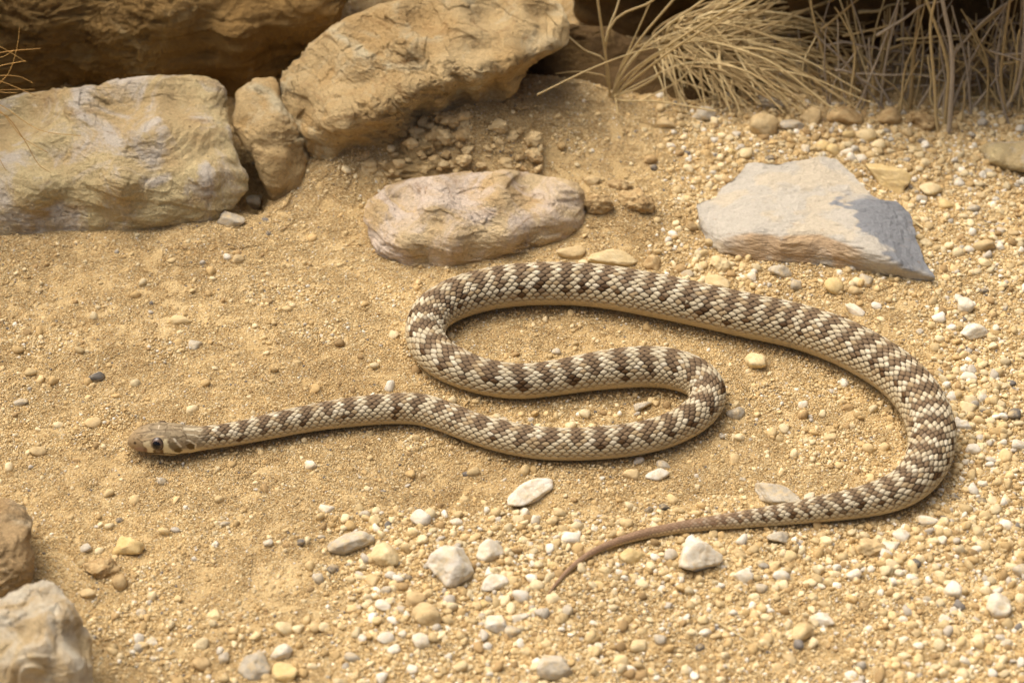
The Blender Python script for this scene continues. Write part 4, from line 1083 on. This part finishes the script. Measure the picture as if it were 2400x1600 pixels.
M_SAND, nt, b = new_mat('sand_bed')
a_ = N(nt, 'ShaderNodeAttribute', attribute_name='gcol')
gp = N(nt, 'ShaderNodeNewGeometry'); mp = N(nt, 'ShaderNodeMapping'); mp.inputs['Scale'].default_value = (1000,) * 3; nt.links.new(gp.outputs['Position'], mp.inputs['Vector'])
tint = ramp(nt, noise(nt, mp.outputs[0], 0.025, 5, 0.6, 0.4), [(0.32, (0.86, 0.82, 0.76)), (0.5, (1, 1, 1)), (0.68, (1.1, 1.1, 1.08))])
c = mixc(nt, 1.0, a_.outputs['Color'], tint, 'MULTIPLY')
c = mixc(nt, 0.5, c, ramp(nt, noise(nt, mp.outputs[0], 3.0, 2, 0.6), [(0.3, (0.75, 0.73, 0.7)), (0.6, (1.1, 1.1, 1.1))]), 'MULTIPLY')
nt.links.new(c, b.inputs['Base Color']); b.inputs['Roughness'].default_value = 0.85

G_TAN, G_OCH, G_CRM, G_WHT, G_GRY, G_SLT, G_BRN = [lin(*q) for q in ((204, 180, 131), (191, 163, 112), (217, 199, 156), (224, 216, 194), (184, 175, 155), (122, 116, 106), (166, 139, 95))]
def pal_sand(px, py, P):
    n = len(px); e = coarse(px, py)
    w = np.stack([np.full(n, 5.0), np.full(n, 3.2), 2.5 + 2 * e, 0.35 + 0.8 * e, 0.25 + 0.25 * e, np.full(n, 0.07), np.full(n, 0.9)], -1)
    return np.array([G_TAN, G_OCH, G_CRM, G_WHT, G_GRY, G_SLT, G_BRN]), w
def pal_gravel(px, py, P):
    n = len(px); e = coarse(px, py)
    w = np.stack([np.full(n, 4.0), 2.6 - e, 2.2 + 2 * e, 0.4 + 1.0 * e, 0.3 + 0.5 * e, np.full(n, 0.10), np.full(n, 0.9)], -1)
    return np.array([G_TAN, G_OCH, G_CRM, G_WHT, G_GRY, G_SLT, G_BRN]), w
def patchy(P, sc, seed): return 0.5 + 0.5 * np.clip(2.2 * fbm(P / sc, 3, seed), -1, 1)
def w_sand(px, py, P): return 0.35 + 0.65 * patchy(P, 0.02, 91)
def w_fine(px, py, P): return np.clip(0.05 + 0.55 * patchy(P, 0.025, 93) * (0.12 + coarse(px, py)) + 0.5 * coarse(px, py), 0, 1)
def w_grav(px, py, P): return np.clip(0.015 + coarse(px, py) ** 1.25 * (0.35 + 0.65 * patchy(P, 0.03, 95)), 0, 1)
sh1 = [stone_shape(1, 500 + q, planes=9, soft=12, rough=0.2) for q in range(8)]
sh2 = [stone_shape(2, 540 + q, planes=14, soft=9, rough=0.16) for q in range(10)]

def sand_patches():
    """small squares of tightly packed grains, laid edge over edge across the visible sand"""
    r = np.random.default_rng(77); SZ = 11.0; coll = bpy.data.collections.new('sand_patch_shapes')
    pal = np.array([G_TAN, G_OCH, G_CRM, G_WHT, G_GRY, G_SLT, G_BRN]); pw = np.array([5, 3.4, 2.6, 0.5, 0.3, 0.05, 0.9]); pw /= pw.sum(); pf = np.array([6, 4, 1.6, 0.12, 0.12, 0.03, 0.9]); pf /= pf.sum()
    for q in range(8):
        pts = []; rad_ = []
        for _ in range(7000 if q < 4 else 5200):
            d = (0.36 + 0.55 * r.random() ** 2.0) if q < 4 else (0.5 + 1.05 * r.random() ** 1.8); x, y = r.uniform(-SZ * .56, SZ * .56, 2)
            if pts:
                A = np.array(pts); B = np.array(rad_)
                if (np.hypot(A[:, 0] - x, A[:, 1] - y) < 0.84 * (B + d / 2)).any(): continue
            pts.append((x, y)); rad_.append(d / 2)
        VV, TT, CC = [], [], []; off = 0
        for (x, y), d in zip(pts, rad_):
            Vg, Tg = sh1[int(r.integers(len(sh1)))]
            a = r.uniform(0, 6.28); ca, sa = math.cos(a), math.sin(a)
            W_ = Vg * d * r.uniform(0.8, 1.2, 3) * np.array([1.05, 1.05, 0.85]); W_ = np.stack([W_[:, 0] * ca - W_[:, 1] * sa, W_[:, 0] * sa + W_[:, 1] * ca, W_[:, 2]], -1)
            VV.append(W_ + np.array([x, y, d * r.uniform(-0.25, 0.45)])); TT.append(Tg + off); off += len(Vg)
            CC.append(np.tile(pal[r.choice(7, p=pw if q >= 4 else pf)] * r.uniform(0.84, 1.12), (len(Vg), 1)))
        me = mesh_from('sand_patch', np.concatenate(VV) * MM, np.concatenate(TT)); vcol(me, np.clip(np.concatenate(CC), 0, 1), 'gcol')
        me.materials.append(M_SAND); coll.objects.link(bpy.data.objects.new('sand_patch', me))
    st = SZ * 0.93 * MM
    X, Y = np.meshgrid(np.arange(-0.245, 0.245, st), np.arange(-0.18, 0.24, st)); X = X.ravel() + r.uniform(-.08, .08, X.size) * st; Y = Y.ravel() + r.uniform(-.08, .08, Y.size) * st
    h = ground_h(X, Y); e = 0.0015
    nx_ = -(ground_h(X + e, Y) - ground_h(X - e, Y)) / (2 * e); ny_ = -(ground_h(X, Y + e) - ground_h(X, Y - e)) / (2 * e)
    sink_ = 0.00016 * fbm(np.stack([X, Y, 0 * X], -1) / 0.03, 3, 33)
    P = np.stack([X, Y, h + 0.00012 + sink_], -1); n = len(P)
    eul = []
    for k in range(n):
        qn = Vector((nx_[k], ny_[k], 1)).to_track_quat('Z', 'Y').to_matrix() @ Matrix.Rotation(r.integers(4) * math.pi / 2 + r.uniform(-.2, .2), 3, 'Z')
        eul.append(qn.to_euler()[:])
    me = bpy.data.meshes.new('sand'); me.vertices.add(n); me.vertices.foreach_set('co', P.astype(np.float32).ravel())
    a = me.attributes.new('scl', 'FLOAT_VECTOR', 'POINT'); a.data.foreach_set('vector', np.ones(n * 3, np.float32))
    a = me.attributes.new('rot', 'FLOAT_VECTOR', 'POINT'); a.data.foreach_set('vector', np.array(eul, np.float32).ravel())
    qx, qy = project(P); cz_ = coarse(qx, qy) + 0.25 * fbm(P / 0.03, 2, 35)
    a = me.attributes.new('idx', 'INT', 'POINT'); a.data.foreach_set('value', (r.integers(0, 4, n) + 4 * (r.random(n) < np.clip(1.5 * cz_ - 0.05, 0, 1))).astype(np.int32))
    o = obj('sand', me); tag(o, 'loose golden sand grains covering the packed ground', 'sand', kind='stuff')
    scatter(o, 'sand', coll)
sand_patches()
grain_field('sand', 'sand grains pushed up along both sides of the snake', 230000, 0.5, 1.2, 1.8, lambda px, py, P: np.ones(len(px)), pal_sand, 1, sh1, 0.2, bank=True)
grain_field('fine_gravel', 'fine tan and cream gravel mixed into the sand', 52000, 1.1, 2.1, 1.8, w_fine, pal_sand, 2, sh2, 0.2)
grain_field('gravel', 'scattered rounded cream and tan gravel among the pebbles', 42000, 1.7, 3.9, 1.9, w_grav, pal_gravel, 2, sh2, 0.25)

# ------------------------------------------------------------------ dry grass
def straw_mat(name, c1, c2):
    m, nt, b = new_mat(name)
    oi = N(nt, 'ShaderNodeObjectInfo'); v = coords(nt)
    n1 = noise(nt, v, 0.12, 3, 0.6)
    f = N(nt, 'ShaderNodeMath', operation='ADD'); nt.links.new(n1, f.inputs[0]); nt.links.new(oi.outputs['Random'], f.inputs[1])
    h = N(nt, 'ShaderNodeMath', operation='MULTIPLY'); h.inputs[1].default_value = 0.5; nt.links.new(f.outputs[0], h.inputs[0])
    c = ramp(nt, h.outputs[0], [(0.2, c1), (0.8, c2)])
    c = mixc(nt, 0.5, c, ramp(nt, noise(nt, v, 1.0, 3, 0.7), [(0.3, (0.6,) * 3), (0.6, (1, 1, 1))]), 'MULTIPLY')
    nt.links.new(c, b.inputs['Base Color']); b.inputs['Roughness'].default_value = 0.6
    return m
M_straw = straw_mat('straw', tuple(lin(188, 164, 112)), tuple(lin(216, 196, 146)))
M_stalk = straw_mat('dry_stalk', tuple(lin(150, 126, 82)), tuple(lin(200, 176, 124)))
M_greyst = straw_mat('grey_stalk', tuple(lin(150, 136, 116)), tuple(lin(186, 170, 142)))
M_hair = straw_mat('golden_awn', tuple(lin(168, 128, 66)), tuple(lin(200, 160, 90)))

def stalk(parent, org, pts, w0, w1, mat, name='stalk', sides=5, ribs=18, wob=0.0, seed=0, flat=0.45):
    """a tapering dry stem through 3-D points"""
    pts = np.array(pts, float); t = np.linspace(0, 1, len(pts))
    A = catmull(pts, max(3, ribs // max(len(pts) - 1, 1)))
    n = len(A)
    if wob:
        tt = np.linspace(0, 1, n)[:, None]
        A = A + wob * np.stack([vnoise(np.stack([tt[:, 0] * 3, np.full(n, seed * 1.7 + k), np.zeros(n)], -1), k) for k in range(3)], -1) * np.sin(tt * np.pi) ** 0.5
    Tn = np.gradient(A, axis=0); Tn /= np.linalg.norm(Tn, axis=1, keepdims=True) + 1e-12
    ref = np.array([0.3, -0.8, 0.5]); S1 = np.cross(Tn, ref); S1 /= np.linalg.norm(S1, axis=1, keepdims=True) + 1e-12; S2 = np.cross(S1, Tn)
    rw = np.linspace(w0, w1, n) / 2
    an = np.linspace(0, 2 * np.pi, sides, endpoint=False)
    V = A[:, None] + S1[:, None] * (np.cos(an)[None, :, None] * rw[:, None, None]) + S2[:, None] * (np.sin(an)[None, :, None] * rw[:, None, None] * flat)
    idx = np.arange(n * sides).reshape(n, sides); nx_ = np.roll(idx, -1, 1)
    Fq = np.stack([idx[:-1], nx_[:-1], nx_[1:], idx[1:]], -1).reshape(-1, 4)
    me = mesh_from(name, V.reshape(-1, 3) - org, Fq)
    return obj(name, me, mat, parent)

def tuft(name, label, root_px, group=None, cat='grass tuft'):
    o = bpy.data.objects.new(name, None); COL.objects.link(o); org = at(*root_px)
    o.location = org; o.empty_display_size = 0.01
    tag(o, label, cat, group)
    return o, org
def px3(px, py, d): return CAM + ray(px, py) * d

# straw tuft in front of the sandstone boulder
t1, o1 = tuft('grass_tuft', 'sparse straw tuft of stiff splayed stems beside the sandstone boulder', (1440, 232))
d0 = depth_of(o1)
TR = [  # points (px, py, mm nearer the camera), widths px
    ([(1430, 226, 0), (1427, 189, 4), (1417, 115, 12), (1401, 0, 24), (1396, -60, 30)], 9, 7), ([(1430, 220, 1), (1425, 160, 6), (1366, 115, 14), (1302, 56, 22), (1274, 23, 26)], 6, 2.5),
    ([(1259, 222, 38), (1412, 150, 26), (1519, 115, 18), (1705, 88, 0)], 5, 4), ([(1424, 200, 2), (1419, 112, 12), (1532, 0, 18), (1570, -40, 20)], 7, 6), ([(1438, 224, 1), (1440, 204, 3), (1481, 120, 14), (1578, 0, 26), (1620, -50, 30)], 7, 6),
    ([(1438, 226, 1), (1442, 204, 4), (1516, 102, 16), (1649, 0, 28), (1720, -50, 34)], 7, 6), ([(1440, 226, 2), (1455, 194, 5), (1583, 97, 20), (1743, 0, 34), (1830, -50, 40)], 8, 5), ([(1442, 226, 2), (1470, 199, 6), (1598, 102, 22), (1769, 0, 36), (1860, -50, 42)], 8, 5),
    ([(1435, 227, 3), (1493, 207, 8), (1542, 176, 12), (1546, 168, 13)], 7, 5), ([(1440, 232, 4), (1468, 237, 8), (1532, 237, 12), (1677, 260, 18)], 6, 5), ([(1441, 222, 4), (1444, 235, 9), (1447, 268, 16)], 5, 4), ([(1432, 224, 1), (1424, 189, 5), (1389, 173, 9), (1353, 168, 12), (1302, 173, 16)], 6, 3),
    ([(1424, 180, 3), (1419, 112, 10), (1447, 15, 16), (1462, -40, 18)], 7, 5), ([(1500, 236, -4), (1532, 222, -2), (1613, 168, 6), (1639, 115, 10)], 6, 4), ([(1440, 220, 0), (1455, 158, 6), (1475, 122, 10), (1598, 82, 14)], 6, 3),
    ([(1440, 228, 0), (1500, 160, 6), (1580, 110, 12), (1680, 85, 14), (1760, 88, 12)], 6, 3), ([(1436, 226, 0), (1470, 150, 8), (1550, 90, 14), (1640, 60, 18)], 5, 3), ([(1434, 224, 0), (1452, 170, 5), (1500, 60, 14), (1540, -30, 20)], 6, 4), ([(1438, 228, 0), (1510, 190, 3), (1600, 150, 5), (1700, 150, 6)], 5, 3)]
for k, (pts, wa, wb) in enumerate(TR):
    stalk(t1, o1, [px3(a, b_, d0 - q * MM) for a, b_, q in pts], wa * PXM, wb * PXM, M_straw, seed=k, ribs=20)

# sprawling bunch behind it, combed down over the rubble
t2, o2 = tuft('grass_tuft', 'sprawling bunch of fine dry grass combed down over the rubble', (1650, 178))
d0 = depth_of(o2)
rg = random.Random(3)
for k in range(200):
    sx_, sy_ = 1590 + rg.uniform(-60, 110), 120 + rg.uniform(-50, 50)
    a = rg.choice([rg.uniform(-6, 16), rg.uniform(10, 50), rg.uniform(-40, -5), rg.uniform(40, 85)]); L = rg.uniform(140, 420) * (1 if a < 45 else 0.45)
    ex_, ey_ = sx_ + L * math.cos(math.radians(a)), sy_ + L * math.sin(math.radians(a))
    if ey_ > 268: ey_ = 268 - rg.uniform(0, 30)
    mx_, my_ = (sx_ + ex_) / 2 + rg.uniform(-10, 10), (sy_ + ey_) / 2 - rg.uniform(0, 0.13) * L
    # blades arch up from the root and their tips come down to the rubble
    near = 14 + rg.uniform(-6, 12)
    tipd = max(0.0, (ey_ - 120) * 0.17) + rg.uniform(4, 14)
    stalk(t2, o2, [px3(1650 + (sx_ - 1640) * 0.35, 172 + rg.uniform(-8, 8), d0), px3(sx_, sy_, d0 - near * 0.6 * MM), px3(mx_, my_, d0 - (near + tipd) * 0.5 * MM), px3(ex_, ey_, d0 - tipd * MM)],
          rg.uniform(5, 9.5) * PXM, rg.uniform(2, 4.5) * PXM, rg.choice([M_straw, M_stalk, M_stalk]), seed=k, ribs=15, sides=4, wob=0.0012)

# tall tangle of stalks at the foot of the overhanging rock
t3, o3_ = tuft('grass_tuft', 'tall tangle of thick dry stalks in front of the dark overhanging rock', (2200, 292), cat='grass tuft')
def rooted(x, y): return depth_of(at(x, y))
MAIN = [([(2222, 318), (2232, 160), (2206, -20)], 15, 12), ([(2212, 300), (2222, 190), (2165, -20)], 11, 9), ([(2132, 262), (2140, 140), (2158, -20)], 13, 8), ([(2200, 315), (2190, 200), (2182, 60), (2196, -20)], 10, 8),
        ([(2150, 258), (2225, 140), (2310, 45), (2420, -30)], 9, 7), ([(2215, 140), (2300, 60), (2400, -20)], 10, 7), ([(2280, 90), (2340, 145), (2440, 215)], 8, 5), ([(2290, 92), (2360, 120), (2440, 160)], 6, 4),
        ([(2065, 248), (2072, 150), (2098, 40), (2110, -20)], 9, 6), ([(2050, 250), (2040, 170), (2030, 155)], 10, 9), ([(1972, 240), (1935, 130), (1912, 60), (1900, -20)], 9, 6), ([(2254, 305), (2258, 190)], 7, 5), ([(2340, 290), (2385, 190), (2400, 60), (2398, -20)], 12, 9), ([(2365, 295), (2350, 150), (2370, -20)], 11, 8),
        ([(1925, 70), (1990, 15), (2040, -25)], 8, 5), ([(1975, 85), (2085, 58), (2160, 20)], 6, 4)]
for k, (pts, wa, wb) in enumerate(MAIN):
    x0, y0 = pts[0]; dr = rooted(x0, max(y0, 262))
    P = [px3(x, y, dr - 0.34 * max(0, (max(y0, 262) - y)) * PXM + 0.0004 * k) for x, y in pts]
    stalk(t3, o3_, P, wa * PXM, wb * PXM, M_stalk if k % 4 else M_greyst, seed=k + 40, ribs=16, sides=6, wob=0.0008)
for k in range(210):
    x0 = rg.uniform(1900, 2480); y0 = rg.uniform(238, 312) if x0 > 2020 else rg.uniform(225, 262)
    if k < 150:
        lean = rg.gauss(0, 70); x1, y1 = x0 + lean, -40 + rg.uniform(0, 190); bend = rg.uniform(-30, 30)
        pts = [(x0, y0), (x0 + lean * 0.4 + bend, (y0 + y1) / 2), (x1, y1)]
    else:
        y0 -= rg.uniform(30, 200); L = rg.uniform(90, 240); a = math.radians(rg.choice([rg.uniform(-12, 12), rg.uniform(-50, 50)]))
        pts = [(x0, y0), (x0 + L * .5 * math.cos(a), y0 + L * .5 * math.sin(a) - rg.uniform(0, 12)), (x0 + L * math.cos(a), min(y0 + L * math.sin(a), 300))]
    yr = rg.uniform(232, 300); dr = rooted(x0, yr) + rg.uniform(0, 0.02)
    P = [px3(x, y, dr - 0.34 * max(0, yr - y) * PXM) for x, y in pts]
    stalk(t3, o3_, P, rg.uniform(5, 11) * PXM, rg.uniform(3, 6) * PXM, rg.choice([M_stalk, M_greyst, M_greyst, M_straw]), seed=k + 90, ribs=12, sides=4, wob=0.0010)

# wisps reaching in over the pale boulder
t4, o4 = tuft('grass_tuft', 'thin golden wisps of dry grass hanging over the pale boulder', (-150, 640))
d0 = depth_of(at(60, 540)) - 0.016
W = [([(-150, 330), (-60, 145), (0, 124), (95, 114)], 4.5, 2), ([(-150, 330), (-70, 180), (0, 155), (60, 143)], 4, 2), ([(-150, 340), (-60, 190), (0, 178), (45, 180), (78, 195)], 3, 1.5), ([(-150, 340), (-60, 170), (0, 190), (85, 225)], 3, 1.5), ([(-150, 330), (18, 175), (40, 110), (46, 64)], 2.5, 1.2),
     ([(-150, 330), (-60, 90), (0, 110), (60, 145)], 2.5, 1.2), ([(-150, 330), (-40, 220), (0, 212), (82, 210)], 2.5, 1.2), ([(-150, 330), (-50, 200), (0, 216), (40, 218)], 2.5, 1.2), ([(-150, 330), (-60, 230), (0, 246), (90, 304), (190, 319)], 3, 1.2), ([(-150, 330), (-60, 235), (0, 260), (50, 320), (112, 358)], 3, 1.2),
     ([(-150, 330), (0, 264), (55, 325), (90, 385), (120, 406)], 3, 1.2), ([(-150, 340), (-40, 300), (0, 375), (14, 400)], 2.5, 1.2), ([(-150, 330), (-50, 120), (0, 135), (30, 120)], 2.5, 1.2)]
for k, (pts, wa, wb) in enumerate(W):
    P = [o4 + np.array([0, 0, 0.001])] + [px3(x, y, d0 - 0.0006 * k) for x, y in pts]
    stalk(t4, o4, P, wa * PXM, wb * PXM, M_hair, name='awn', seed=k + 300, ribs=24, sides=4)

# loose bits of straw on the ground
for (pts, w, lab) in [([(1668, 1449), (1715, 1478), (1790, 1521)], 4.5, 'thin pale straw lying on the gravel below the tail'), ([(2136, 516), (2150, 524), (2163, 533)], 8, 'short cut straw beside the blue-grey end of the slab'),
                      ([(1590, 245), (1650, 236), (1730, 226)], 5, 'loose bent stem lying between straw tuft and rubble')]:
    org = at(*pts[1])
    stalk_o = stalk(None, org, [at(x, y, 0.0012) for x, y in pts], w * PXM, w * 0.7 * PXM, M_straw, name='straw', sides=6, ribs=12)
    stalk_o.location = org
    tag(stalk_o, lab, 'straw')
